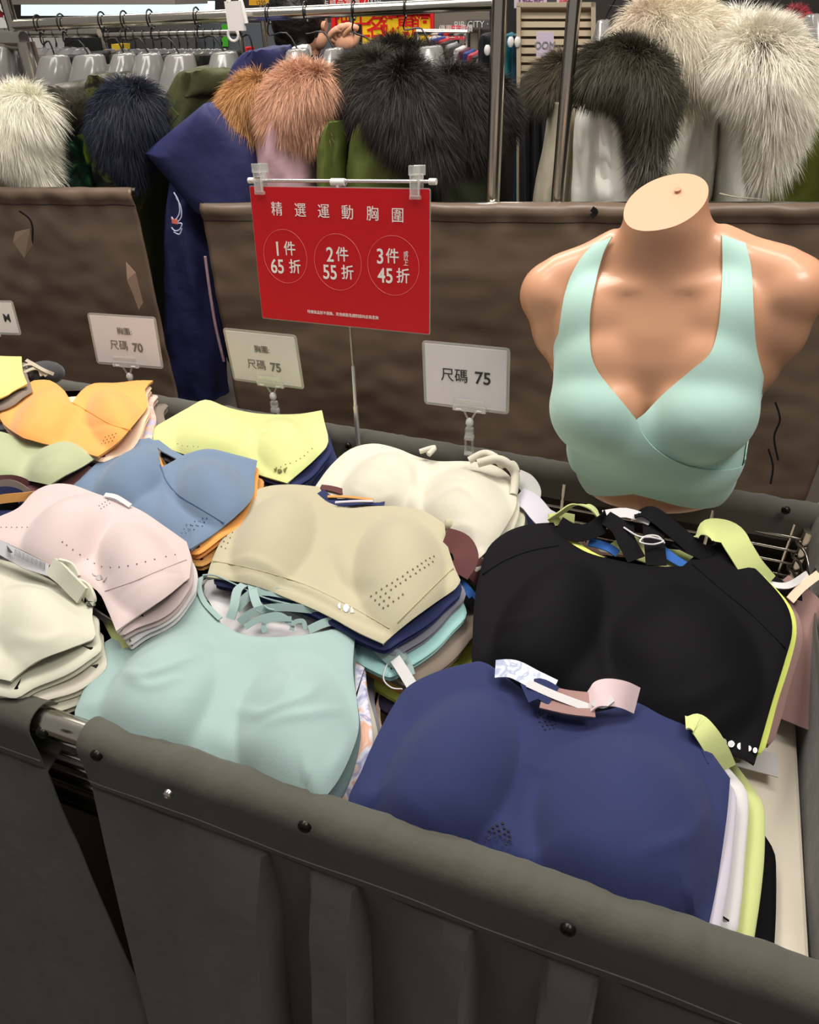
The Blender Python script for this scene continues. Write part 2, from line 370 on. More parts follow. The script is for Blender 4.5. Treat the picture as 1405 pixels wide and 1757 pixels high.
# back and right cloths
MK = M_skirtin
skB = skirt('cloth_skirt', XL, XR-.01, 1, YB, stitch=False, inner=.03, D=False, matl=M_skirtin, flare=.02, dxs=.008)
# right side: same roll turned along y, rounded corner piece
ys = np.arange(YF-.02, YB+.02, .01); v = []
prof = [(-.022, -.03), (-.021, -.012)]+[(-RR*math.cos(a), RR*math.sin(a)) for a in np.linspace(0, math.pi, 11)]+[(RR, -.03), (RR+.005, -.2), (RR+.01, -.75)]
for y in ys:
    for dx, dz in prof: v.append((XR+dx+.002*noise.noise(Vector((y*30, dz*20, 4))), y, ZR+dz+.002*noise.noise(Vector((y*25, 0, 8)))))
n = len(prof)
o = mesh('cloth_skirt', v, [(i*n+j, (i+1)*n+j, (i+1)*n+j+1, i*n+j+1) for i in range(len(ys)-1) for j in range(n-1)], M_skirtin, basket); o.modifiers.new('t', 'SOLIDIFY').thickness = .0016
# lining flap hanging inside at the right end
v = [];
for i, y in enumerate(np.linspace(YF+.02, YB-.03, 60)):
    for j, z in enumerate(np.linspace(.895, .74, 12)): v.append((XR-.006-.021*min(1, max(0, (.86-y)/.08))+.002*noise.noise(Vector((y*14, z*9, 1))), y, z))
o = mesh('inner_lining', v, [(i*12+j, (i+1)*12+j, (i+1)*12+j+1, i*12+j+1) for i in range(59) for j in range(11)], M_skirtin, basket); o.modifiers.new('t', 'SOLIDIFY').thickness = .0014
# folded corner cloth
c = MB()
P = [atz(1325, 905, .91), atz(1350, 890, .935), atz(1405, 868, .935), atz(1470, 880, .92), atz(1440, 960, .90), atz(1400, 990, .885), atz(1372, 985, .88)]
# studs
def stud(px, py, r=.0062, m=M_snap, Y=None):
    Y = YF-RR-.004 if Y is None else Y
    p = atY(px, py, Y); bt = MB()
    for k, (rr, dy) in enumerate(((1, 0), (.95, .0022), (.6, .0034), (.28, .0032))): pass
    rings = [[(p[0]+r*rr*math.cos(a), p[1]-dy, p[2]+r*rr*math.sin(a)) for a in np.linspace(0, 2*math.pi, 14, endpoint=False)] for rr, dy in ((1, -.002), (1, .001), (.8, .0026), (.45, .0030), (.32, .0018))]
    return bt.loft(rings).build('snap_stud', m, basket)
for q in ((165, 1297), (522, 1419), (974, 1596), (72, 1258)): stud(*q)
stud(288, 1363, .005, M_chrome, YF-RR-.009)
# stud on the inner face of the back roll
for q in ((1348, 876), (597, 765)):
    p = atY(*q, YB-RR-.003); rings = [[(p[0]+r*math.cos(a), p[1]-dy, p[2]+r*math.sin(a)) for a in np.linspace(0, 2*math.pi, 14, endpoint=False)] for r, dy in ((.0058, -.002), (.0058, .001), (.0045, .0026), (.002, .001))]
    MB().loft(rings).build('snap_stud', M_snap, basket)
# ================================================================== FOLDED BRAS
BR = 'folded sports bras heaped in the display basket'
GR = .0042
def under(base, zf, specs, th=.012, gname=''):
    """base outline, height function, list of (colour name, material, offset, rotation, scale)"""
    for i, sp in enumerate(specs):
        mm, lab, off, rot, sc = sp
        slab('folded_bra', base, zf, i+.7, th, mm, off, rot, sc, label=lab, seed=i+len(gname), group=gname or None)
C_ = {}
def F_(n, rgb, **k): C_[n] = fab(n, rgb, **k); return C_[n]
navy = F_('navy', (42, 49, 90), sheen=.1); blackf = F_('black', (12, 11, 15), sheen=.0, spec=.12, rough=.75); aqua = F_('aqua', (153, 177, 174)); beige = F_('beige', (182, 175, 147))
cream = F_('cream', (206, 201, 184)); lime = F_('lime', (202, 210, 140)); slate = F_('slate', (106, 126, 150)); orange = F_('orange', (238, 164, 86)); sage = F_('sage', (168, 178, 140))
pink = F_('pink', (201, 183, 180)); ivory = F_('ivory', (201, 200, 181)); yellow = F_('yellow', (238, 220, 130)); maroon = F_('maroon', (92, 52, 52)); taupe = F_('taupe', (126, 114, 102))
cyan = F_('cyan', (165, 212, 208)); grey = F_('grey', (132, 132, 142)); lav = F_('lavender', (204, 198, 210)); mauve = F_('mauve', (150, 118, 112)); purple = F_('purple', (62, 54, 84)); white = F_('white', (216, 213, 213))
limep = F_('neon_lime', (216, 228, 110)); blue = F_('blue', (46, 96, 170)); teal = F_('teal_grey', (98, 118, 118)); coral = F_('coral', (235, 120, 100)); peach = F_('peach', (240, 208, 180)); green = F_('green', (110, 120, 60)); tan = F_('tan', (204, 150, 84))
tie = multi('tie_dye', [(.25, (236, 214, 200)), (.42, (222, 168, 140)), (.5, (226, 226, 236)), (.6, (150, 152, 196)), (.68, (235, 205, 185)), (.78, (214, 110, 70))], 26, 2)
tie2 = multi('tie_dye_pink', [(.3, (226, 196, 186)), (.5, (206, 170, 150)), (.62, (170, 170, 196)), (.75, (226, 196, 170))], 24, 2)
emb = mat('silver_print', (196, 196, 196), rough=.3, metal=.3)
def zplane(S): return lambda x, y: S.plane(x, y)
# ---- navy
S1 = Surf(.918, -.03, .46, gx=-.01, gy=.055, noise_amp=.0015, nseed=1)
S1.cup((772, 1300), (648, 1335), (790, 1165), .036, .85); S1.cup((1078, 1385), (1238, 1400), (1070, 1215), .038, .85)
for P_, w_, h_ in (([(670, 1360), (780, 1425), (900, 1440)], .006, .002), ([(640, 1390), (760, 1440), (900, 1500)], .01, -.003), ([(1090, 1480), (1180, 1440), (1215, 1370)], .005, .0022), ([(1000, 1545), (1120, 1560), (1200, 1520)], .006, .0025),
                   ([(1165, 1260), (1200, 1300), (1215, 1370)], .004, .0018), ([(925, 1290), (905, 1370), (930, 1440)], .012, -.006), ([(880, 1530), (1000, 1555), (1100, 1590)], .008, .002)): S1.fold(P_, w_, h_)
out1 = [(820, 1131, 1), (758, 1146), (703, 1172), (676, 1205), (645, 1262), (620, 1318), (597, 1380, 0, -.008), (640, 1440, 0, -.02), (860, 1530, 0, -.025), (1050, 1590, 0, -.025), (1208, 1625, 1, -.02), (1216, 1590, 0, -.006), (1232, 1510, 0, -.006), (1248, 1400), (1254, 1332, 1),
        (1225, 1292), (1190, 1245), (1166, 1205, 1), (1122, 1188, 1), (1088, 1202), (1045, 1214), (1005, 1221), (972, 1223), (945, 1212), (905, 1185), (868, 1158), (838, 1136)]
bra1, poly1, dz1 = drape('sports_bra', S1, out1, navy, g=GR, label='navy blue moulded sports bra with two dotted hole clusters, front middle of basket', cat='sports bra')
dots(S1, [(923+dx, 1222+dy) for dx, dy in ((2, 0), (8, 2), (0, 9), (9, 9), (17, 8), (3, 17), (12, 16), (20, 16), (28, 14), (8, 24), (16, 23), (24, 22), (30, 21), (12, 30), (20, 29), (27, 28), (4, 5), (25, 8))], .0011, M_hole, bra1)
dots(S1, [(862, 1413), (853, 1416), (846, 1420), (840, 1425), (838, 1434), (838, 1440), (848, 1427), (856, 1424), (865, 1421), (872, 1426), (874, 1434), (866, 1430), (858, 1433), (850, 1436), (875, 1442), (867, 1440), (868, 1449)], .0015, M_hole, bra1)
seam(S1, [(1150, 1195), (1185, 1250), (1215, 1310)], navy, bra1, .0008)
zf1 = zplane(S1)
under(poly1, zf1, [(lav, 'pale lavender bra folded directly under the navy bra', (.012, -.004), 0, .98), (white, 'white bra whose corner pokes out below the navy bra', (.032, .012), .05, .95),
                   (lime, 'pale lime bra sticking out right of the navy bra', (.040, .02), -.01, 1.0), (cream, 'cream bra low in the stack under the navy bra', (.006, .006), .02, .97), (blackf, 'black bra at the bottom of the stack under the navy bra', (.066, -.006), .03, .96)], th=.0165, gname='')
# ---- black
S2 = Surf(.938, .02, .66, gx=-.05, gy=.16, noise_amp=.0016, nseed=2)
S2.cup((945, 1050), (850, 1060), (975, 940), .032, 1.0); S2.cup((1180, 1110), (1320, 1150), (1190, 985), .036, 1.0)
for P_, w_, h_ in (([(850, 1045), (890, 1070), (930, 1065)], .005, .0016), ([(1090, 1190), (1180, 1205), (1270, 1160)], .008, .002), ([(1120, 1215), (1220, 1235), (1300, 1180)], .006, .002), ([(1030, 1040), (1060, 1120), (1110, 1180)], .012, -.004)): S2.fold(P_, w_, h_)
out2 = [(950, 893, 1), (905, 897), (868, 910), (838, 936), (824, 975), (814, 1030), (811, 1085), (812, 1140, 0, -.006), (850, 1180, 0, -.018), (960, 1225, 0, -.02), (1080, 1250, 0, -.012), (1190, 1262, 0, -.004), (1240, 1284), (1296, 1307, 1), (1305, 1275), (1325, 1205), (1348, 1130), (1360, 1085),
        (1357, 1050), (1340, 1018), (1300, 975), (1264, 945), (1225, 928, 1), (1203, 942), (1172, 968, 1), (1120, 968), (1060, 958), (1010, 945), (975, 925), (958, 908)]
bra2, poly2, dz2 = drape('sports_bra', S2, out2, blackf, g=.006, label='black high-neck sports bra with crossed back straps below the mannequin', cat='sports bra')
seam(S2, [(1188, 968), (1230, 1005), (1290, 1055), (1348, 1112)], blackf, bra2, .0011); seam(S2, [(958, 936), (910, 945), (865, 962), (828, 985)], blackf, bra2, .0011)
def disk_pts(cx, cy, r, a0, a1, n=12, ry=None): ry = ry or r; return [(cx+r*math.cos(a), cy+ry*math.sin(a)) for a in np.linspace(a0, a1, n)]
PI = math.pi
flatmark(S2, [disk_pts(1241, 1274, 5, 0, 2*PI-.3, 12, 7), disk_pts(1254, 1277, 6, 0, 2*PI-.3, 12, 6), disk_pts(1270, 1281, 6, PI*.5, PI*1.5), disk_pts(1284, 1285, 5, -PI*.5, PI*.5), disk_pts(1295, 1288, 4, 0, 2*PI-.3, 10, 5)], emb, bra2, 'logo_print')
zf2 = zplane(S2)
under(poly2, zf2, [(limep, 'neon lime perforated bra directly under the black bra', (.014, .012), 0, .96), (lime, 'pale lime bra second under the black bra', (.006, .02), .0, .92), (mauve, 'dusty mauve bra sticking out right of the black bra', (.034, .045), .0, .92), (taupe, 'taupe bra low under the black bra', (.012, .03), .0, .92),
                   (lav, 'lavender bra deep under the black bra', (0, .03), 0, .9), (blackf, 'black bra at the bottom of the stack below the mannequin', (.004, .03), 0, .9)], th=.0145)
# ---- aqua
S3 = Surf(.925, -.36, .48, gx=.0, gy=.075, noise_amp=.002, nseed=3)
S3.cup((268, 1175), (165, 1195), (300, 1055), .03, .95); S3.cup((505, 1235), (610, 1260), (520, 1100), .034, .95)
for P_, w_, h_ in (([(200, 1135), (245, 1170), (290, 1155), (340, 1115)], .004, .0028), ([(215, 1160), (260, 1190), (315, 1165)], .004, .002), ([(400, 1190), (450, 1230), (520, 1215), (550, 1170)], .0045, .0028), ([(470, 1130), (505, 1165), (480, 1205)], .005, .002),
                   ([(390, 1100), (330, 1190), (290, 1260)], .014, .004), ([(250, 1275), (370, 1320), (430, 1335)], .01, .004), ([(330, 1250), (400, 1290), (420, 1320)], .010, -.004), ([(260, 1105), (320, 1085), (370, 1090)], .006, .002), ([(560, 1330), (585, 1290), (606, 1240)], .006, .002), ([(450, 1250), (530, 1240), (590, 1200)], .004, .0022)): S3.fold(P_, w_, h_)
out3 = [(349, 984, 1), (300, 1008), (245, 1045), (203, 1082), (176, 1100, 1), (158, 1130), (140, 1185), (127, 1228, 0, -.006), (160, 1275, 0, -.02), (300, 1330, 0, -.025), (450, 1385, 0, -.025), (540, 1405, 1, -.02), (556, 1368, 0, -.004), (580, 1335), (602, 1290), (615, 1246), (612, 1200), (605, 1140), (612, 1063, 1),
        (570, 1076), (520, 1086), (462, 1090), (412, 1084), (372, 1060), (348, 1030), (338, 1005)]
bra3, poly3, dz3 = drape('sports_bra', S3, out3, aqua, g=GR, label='pale aqua high-neck sports bra with thin strappy back, front left', cat='sports bra')
under(poly3, zplane(S3), [(teal, 'teal grey bra just under the aqua bra', (.004, -.003), 0, .99), (tie, 'tie-dye bra in orange, cream and blue right of the aqua bra', (.016, -.004), .02, 1.0), (cream, 'cream bra third down under the aqua bra', (.016, .008), .05, .97), (grey, 'grey bra low in the stack under the aqua bra', (.024, .0), .03, .99),
                          (peach, 'peach bra near the bottom under the aqua bra', (.03, .004), .02, .98), (limep, 'neon lime bra at the bottom under the aqua bra', (.0, -.006), 0, 1.0)], th=.0155)
# ---- beige
S4 = Surf(.955, -.31, .72, gx=.02, gy=.06, noise_amp=.0012, nseed=4)
S4.cup((470, 905), (395, 920), (485, 825), .030, 1.0); S4.cup((685, 955), (768, 965), (690, 862), .034, 1.0)
S4.fold([(365, 955), (430, 968), (520, 995), (600, 1035), (680, 1068)], .003, -.0016); S4.fold([(372, 940), (440, 958), (520, 985), (590, 1020)], .004, .0018); S4.fold([(560, 915), (580, 970), (640, 1010)], .008, -.004)
out4 = [(455, 832), (425, 847), (400, 880), (380, 920), (364, 955), (354, 986, 1), (430, 1000), (500, 1026), (560, 1052), (615, 1082), (657, 1101, 1), (700, 1065), (745, 1032), (782, 1006), (790, 992, 1), (778, 965), (766, 925), (763, 896, 1), (728, 874), (685, 866), (640, 865), (595, 868), (566, 855), (546, 832, 1), (500, 828)]
bra4, poly4, dz4 = drape('sports_bra', S4, out4, beige, g=GR, label='beige seamless sports bra with rows of punched holes, centre of basket', cat='sports bra')
pp = [(744, 955), (737, 958), (730, 962), (723, 967), (716, 972), (708, 977), (699, 982), (691, 989), (682, 994), (673, 1000), (664, 1005), (655, 1011), (646, 1017), (637, 1023), (742, 964), (735, 969), (728, 974), (720, 978), (713, 984), (704, 989), (696, 995), (687, 1001), (679, 1006), (671, 1012), (662, 1018), (653, 1024), (644, 1030), (691, 1020), (684, 1026), (675, 1032), (666, 1039), (658, 1043), (668, 1025), (659, 1031), (651, 1037)]
dots(S4, pp, .0013, mat('hole_brown', (110, 98, 74)), bra4)
dots(S4, [(404-4*i+7*j, 884+9*i+3*j) for i in range(7) for j in range(2 if i > 2 else 1)], .001, MATS['hole_brown'], bra4)
flatmark(S4, [disk_pts(585, 1040, 5, PI*.55, PI*1.5), disk_pts(594, 1044, 5.5, 0, 2*PI-.3, 12, 7), [(603, 1040), (608, 1052), (601, 1052)]], emb, bra4, 'logo_print')
seam(S4, [(682, 1068), (720, 1030), (750, 1000), (778, 974)], mat('beige_seam', (178, 166, 130)), bra4, .0007)
seam(S4, [(362, 962), (430, 975), (520, 1002), (600, 1040), (668, 1078)], MATS['beige_seam'], bra4, .0006)
under(poly4, zplane(S4), [(navy, 'navy print bra directly under the beige bra', (.006, -.004), .0, .99), (grey, 'grey bra second down under the beige bra', (.014, .0), .02, .97), (cyan, 'pale cyan bra visible at the corner of the beige bra', (.016, -.014), .0, .98), (taupe, 'taupe bra fourth down under the beige bra', (.034, -.012), .03, .99),
                          (tan, 'tan bra fifth down under the beige bra', (.03, -.010), .03, .99), (limep, 'neon lime mesh bra low under the beige bra', (.044, -.014), .02, 1.02), (purple, 'dark purple bra at the bottom under the beige bra', (.03, -.02), .0, 1.0)], th=.0135)
# ---- cream back
S5 = Surf(.955, -.33, .85, gx=.01, gy=.06, noise_amp=.0016, nseed=5)
S5.cup((650, 815), (580, 835), (650, 762), .026, 1.0); S5.cup((800, 850), (880, 862), (800, 785), .028, 1.0)
for P_, w_, h_ in (([(600, 830), (640, 845), (680, 835)], .004, .0025), ([(700, 790), (710, 830), (690, 860)], .008, .003), ([(725, 830), (780, 825), (830, 850)], .004, .0022), ([(740, 850), (790, 845), (830, 875)], .004, .0022), ([(720, 880), (780, 890), (820, 900)], .005, .0025), ([(700, 800), (720, 860), (770, 900)], .006, .0025), ([(590, 810), (630, 800), (670, 815)], .005, .0018)): S5.fold(P_, w_, h_)
out5 = [(640, 758), (600, 768), (566, 797), (538, 835, 1), (570, 862, 0, -.006), (640, 890, 0, -.02), (720, 915, 0, -.02), (780, 950, 0, -.012), (806, 968, 1), (840, 938), (868, 900), (886, 862), (880, 822), (858, 800), (830, 790, 1), (790, 788), (750, 788), (715, 780), (680, 766)]
bra5, poly5, dz5 = drape('sports_bra', S5, out5, cream, g=GR, label='creamy white soft wrinkled bra at the back below the size 75 card', cat='sports bra')
under(poly5, zplane(S5), [(cream, 'creamy white bra second in the pile behind the beige bra', (.007, -.004), .01, .99), (ivory, 'ivory bra third in the pile behind the beige bra', (.014, -.006), .02, 1.0), (cream, 'creamy white bra fourth in the pile behind the beige bra', (.02, -.006), .0, 1.0), (maroon, 'maroon bra between the creamy pile and the black bra', (.024, -.02), .0, .98),
                          (navy, 'dark navy bra poking out right of the creamy pile', (.045, .0), .0, .98)], th=.0145)
# ---- lime back
S6 = Surf(.950, -.66, .86, gx=.0, gy=.03, noise_amp=.001, nseed=6)
S6.cup((372, 735), (295, 740), (362, 690), .022, 1.0); S6.cup((488, 752), (545, 770), (495, 706), .022, 1.0)
for P_, w_, h_ in (([(420, 708), (418, 740), (400, 770)], .006, -.003), ([(425, 715), (455, 735), (520, 740)], .004, .0015)): S6.fold(P_, w_, h_)
out6 = [(352, 683), (322, 697), (288, 716), (240, 744, 1), (310, 775, 0, -.006), (390, 795, 0, -.012), (455, 815, 0, -.004), (492, 826, 1), (520, 803), (547, 778), (563, 755), (556, 720), (552, 701, 1), (515, 707), (470, 708), (430, 705), (390, 696)]
bra6, poly6, dz6 = drape('sports_bra', S6, out6, lime, g=GR, label='pale lemon sports bra at the back rail left of the telescopic stand', cat='sports bra')
dots(S6, [(305, 762), (313, 765), (322, 766), (332, 766), (340, 767), (535, 770), (528, 776), (522, 782), (515, 787), (498, 795), (490, 797), (482, 801), (474, 802), (508, 791)], .0009, mat('hole_olive', (110, 110, 60)), bra6)
flatmark(S6, [[(470, 805), (476, 803), (472, 809)], disk_pts(480, 808, 4, 0, 2*PI-.3, 10, 3), [(486, 806), (493, 802), (489, 811)]], MATS['hole_olive'], bra6, 'logo_print')
under(poly6, zplane(S6), [(navy, 'navy bra directly under the pale lemon bra', (.008, -.006), .02, .99), (grey, 'grey bra second under the pale lemon bra', (.004, -.010), .0, .97), (navy, 'navy bra third under the pale lemon bra', (.018, -.006), .03, .98), (coral, 'coral bra low in the pile under the lemon bra', (.0, -.015), .0, .96)], th=.0145)
# ---- slate
S7 = Surf(.962, -.62, .73, gx=.0, gy=.05, noise_amp=.001, nseed=7)
S7.cup((225, 800), (158, 818), (240, 752), .026, 1.0); S7.cup((362, 826), (430, 838), (362, 772), .028, 1.0)
S7.fold([(276, 800), (290, 832), (325, 862), (380, 895)], .0035, -.002); S7.fold([(270, 800), (262, 835), (240, 865)], .009, -.004)
out7 = [(256, 748, 1), (215, 756), (180, 780), (148, 806), (120, 832, 1), (170, 865, 0, -.008), (240, 905, 0, -.012), (300, 935, 0, -.008), (326, 938, 1), (360, 917), (400, 886), (432, 852), (436, 815), (441, 787, 1), (400, 776), (357, 767), (318, 776), (296, 788), (275, 799, 1), (272, 775), (266, 758)]
bra7, poly7, dz7 = drape('sports_bra', S7, out7, slate, g=GR, label='slate blue crossover sports bra with V opening, left of centre', cat='sports bra')
seam(S7, [(275, 797), (284, 822), (305, 848), (340, 870), (384, 897)], mat('slate_seam', (84, 106, 138)), bra7, .001)
dots(S7, [(312+7*i+4*j, 915-3*i-7*j+(i % 2)*3) for i in range(6) for j in range(3)], .0009, mat('hole_slate', (60, 70, 92)), bra7)
MB().ribbon([S7.hit(262, 752)+(0, 0, -.004), S7.hit(285, 768)+(0, 0, -.006), S7.hit(315, 778)+(0, 0, -.012)], .018, (0, 1, -.3)).build('shoulder_strap', slate, bra7)
under(poly7, zplane(S7), [(orange, 'orange bra directly under the slate blue bra', (.008, -.004), .02, .98), (tan, 'tan orange bra second under the slate blue bra', (.014, -.006), .0, .98), (blackf, 'black bra third under the slate blue bra', (.006, -.004), .0, .96), (taupe, 'taupe bra fourth under the slate blue bra', (.0, .0), .02, .97)], th=.014)
# ---- orange
S8 = Surf(.975, -1.02, .86, gx=.02, gy=.03, noise_amp=.001, nseed=8)
S8.cup((75, 705), (10, 725), (82, 650), .026, 1.0); S8.cup((195, 705), (250, 716), (190, 654), .026, 1.0)
S8.fold([(120, 690), (150, 715), (210, 730)], .004, -.0015); S8.fold([(118, 690), (110, 720), (90, 740)], .008, -.004)
out8 = [(57, 650, 1), (25, 668), (-12, 690, 1), (5, 725), (38, 748, 1), (75, 758, 0, -.005), (120, 768, 0, -.004), (167, 780, 1), (200, 757), (225, 730), (248, 702), (253, 688), (248, 665), (262, 650, 1), (235, 650), (200, 654), (160, 655), (138, 668), (122, 690, 1), (110, 668), (85, 650)]
bra8, poly8, dz8 = drape('sports_bra', S8, out8, orange, g=GR, label='bright orange V-neck sports bra below the size 70 card', cat='sports bra')
dots(S8, [(175+6*i+3*j, 762-2*i-6*j) for i in range(4) for j in range(3)], .0009, mat('hole_orange', (130, 80, 30)), bra8)
seam(S8, [(122, 690), (150, 705), (190, 728), (225, 738)], mat('orange_seam', (226, 150, 62)), bra8, .0007)
under(poly8, zplane(S8), [(peach, 'peach bra directly under the orange bra', (.004, -.002), .02, .99), (tie2, 'pink tie-dye bra under the orange bra', (.016, -.002), .03, .98), (taupe, 'grey brown bra third under the orange bra', (.03, -.002), .03, .98), (green, 'olive green bra fourth under the orange bra', (.02, -.014), .0, .98), (sage, 'sage bra at the bottom under the orange bra', (.0, -.01), .0, .97)], th=.0145)
# ---- sage
S9 = Surf(.968, -.95, .70, gx=.0, gy=.04, noise_amp=.001, nseed=9)
S9.cup((98, 785), (40, 795), (100, 745), .022, 1.0); S9.cup((-10, 775), (-60, 780), (-10, 735), .02, 1.0)
for k in range(5): S9.fold([(28+10*k, 812-1*k), (60+8*k, 792-3*k), (110+4*k, 783-4*k), (158-2*k, 786-4*k)], .0016, -.0010)
out9 = [(-70, 745), (-20, 735), (15, 742), (41, 754, 1), (60, 742), (90, 742), (125, 756), (166, 781, 1), (140, 798), (112, 812), (84, 829, 1), (50, 822), (10, 814), (-60, 812)]
bra9, poly9, dz9 = drape('sports_bra', S9, out9, sage, g=.006, label='sage green sports bra with curved stitch lines at left edge', cat='sports bra')
under(poly9, zplane(S9), [(maroon, 'dark maroon bra directly under the sage bra', (.004, -.014), .0, 1.0), (purple, 'dark purple bra second under the sage bra', (.012, -.02), .0, 1.0), (navy, 'navy bra third under the sage bra', (.02, -.026), .0, 1.0), (taupe, 'taupe bra fourth under the sage bra', (.01, -.03), .0, 1.0)], th=.0145)
# ---- yellow far left
S10 = Surf(.995, -1.22, .93, gx=.0, gy=.02, noise_amp=.001, nseed=10)
S10.cup((-10, 640), (-60, 650), (-10, 605), .02, 1.0)
out10 = [(-90, 615), (-40, 604), (0, 608), (36, 609, 1), (38, 635), (46, 655, 1), (22, 668), (0, 680), (-60, 690), (-100, 680)]
bra10, poly10, dz10 = drape('sports_bra', S10, out10, yellow, g=.007, label='soft yellow sports bra at the far left behind the orange bra', cat='sports bra')
under(poly10, zplane(S10), [(taupe, 'taupe bra under the yellow bra at far left', (.012, -.004), .0, 1.0), (orange, 'orange bra second under the yellow bra', (.0, -.008), .0, 1.0), (grey, 'grey bra third under the yellow bra', (.016, -.008), .0, 1.0), (purple, 'dark purple bra fourth under the yellow bra', (.0, -.012), .0, .98)], th=.016)
# ---- pink
S11 = Surf(.972, -.62, .56, gx=-.02, gy=.06, noise_amp=.001, nseed=11)
S11.cup((110, 895), (30, 915), (125, 832), .028, 1.0); S11.cup((235, 955), (315, 985), (240, 880), .028, 1.0)
S11.fold([(165, 880), (150, 930), (190, 985)], .010, -.004); S11.fold([(180, 1010), (240, 995), (285, 975), (322, 958)], .002, -.0012)
out11 = [(85, 828), (55, 842), (30, 868), (-10, 886), (-60, 910, 1), (-40, 925), (20, 938), (75, 962), (120, 984), (165, 1010), (182, 1040), (198, 1079, 1), (240, 1050), (285, 1020), (324, 988, 1), (327, 955), (319, 926, 1), (285, 902), (240, 872), (200, 856), (160, 842), (120, 828)]
bra11, poly11, dz11 = drape('sports_bra', S11, out11, pink, g=GR, label='blush pink sports bra with curved line of punched holes, left', cat='sports bra')
hp = mat('hole_mauve', (122, 104, 100))
dots(S11, cr([(107, 930), (125, 943), (150, 960), (175, 972), (205, 973), (235, 968), (265, 960), (300, 952)], n=2), .0010, hp, bra11)
dots(S11, [(x, 903+(x % 3)) for x in range(2, 54, 9)]+[(170+5*i+3*j, 868-3*i+5*j) for i in range(4) for j in range(2)], .0008, hp, bra11)
flatmark(S11, [[(158, 984), (168, 990), (160, 988)], disk_pts(171, 991, 6, 0, 2*PI-.3, 12, 5), [(177, 998), (184, 991), (180, 998)]], mat('grey_print', (170, 164, 162), rough=.4), bra11, 'logo_print')
seam(S11, [(180, 1014), (225, 999), (270, 980), (320, 960)], mat('pink_seam', (196, 176, 172)), bra11, .0007)
under(poly11, zplane(S11), [(pink, 'second blush pink bra directly under the top blush one', (.004, -.002), .0, .99), (white, 'white bra third under the blush pink bra', (.006, -.002), .02, .98), (lime, 'pale lime bra fourth under the blush pink bra', (-.004, -.004), .0, .98), (blackf, 'black bra fifth under the blush pink bra', (.0, .004), .0, .97), (taupe, 'taupe bra at the bottom under the blush pink bra', (.0, .0), .0, .97)], th=.0145)
# ---- ivory front left
S12 = Surf(.955, -.66, .45, gx=-.02, gy=.08, noise_amp=.0015, nseed=12)
S12.cup((60, 1060), (145, 1075), (55, 985), .022, 1.0); S12.cup((-60, 1040), (-120, 1045), (-60, 970), .022, 1.0)
for P_, w_, h_ in (([(10, 1080), (70, 1095), (120, 1070)], .005, .0018), ([(0, 1105), (40, 1125), (80, 1120)], .006, .002), ([(20, 1160), (60, 1130), (110, 1115), (160, 1095)], .003, -.002)): S12.fold(P_, w_, h_)
out12 = [(-120, 960), (-50, 950), (5, 958), (40, 970), (80, 984), (115, 1008), (140, 1022), (159, 1034, 1), (157, 1055), (163, 1085), (155, 1095, 1), (110, 1112), (60, 1132), (16, 1165, 1), (-60, 1150), (-140, 1130)]
bra12, poly12, dz12 = drape('sports_bra', S12, out12, ivory, g=GR, label='ivory bra on top of the pile in the front left corner', cat='sports bra')
under(poly12, zplane(S12), [(ivory, 'ivory bra second in the front left pile', (.012, -.010), .02, 1.0), (cream, 'creamy bra third in the front left pile', (.02, -.016), .0, 1.0), (ivory, 'ivory bra fourth in the front left pile', (.024, -.018), .0, .99), (aqua, 'aqua bra fifth in the front left pile', (.012, -.012), .0, .97), (purple, 'dark purple bra at the bottom of the front left pile', (.03, -.006), .0, .96)], th=.0145)
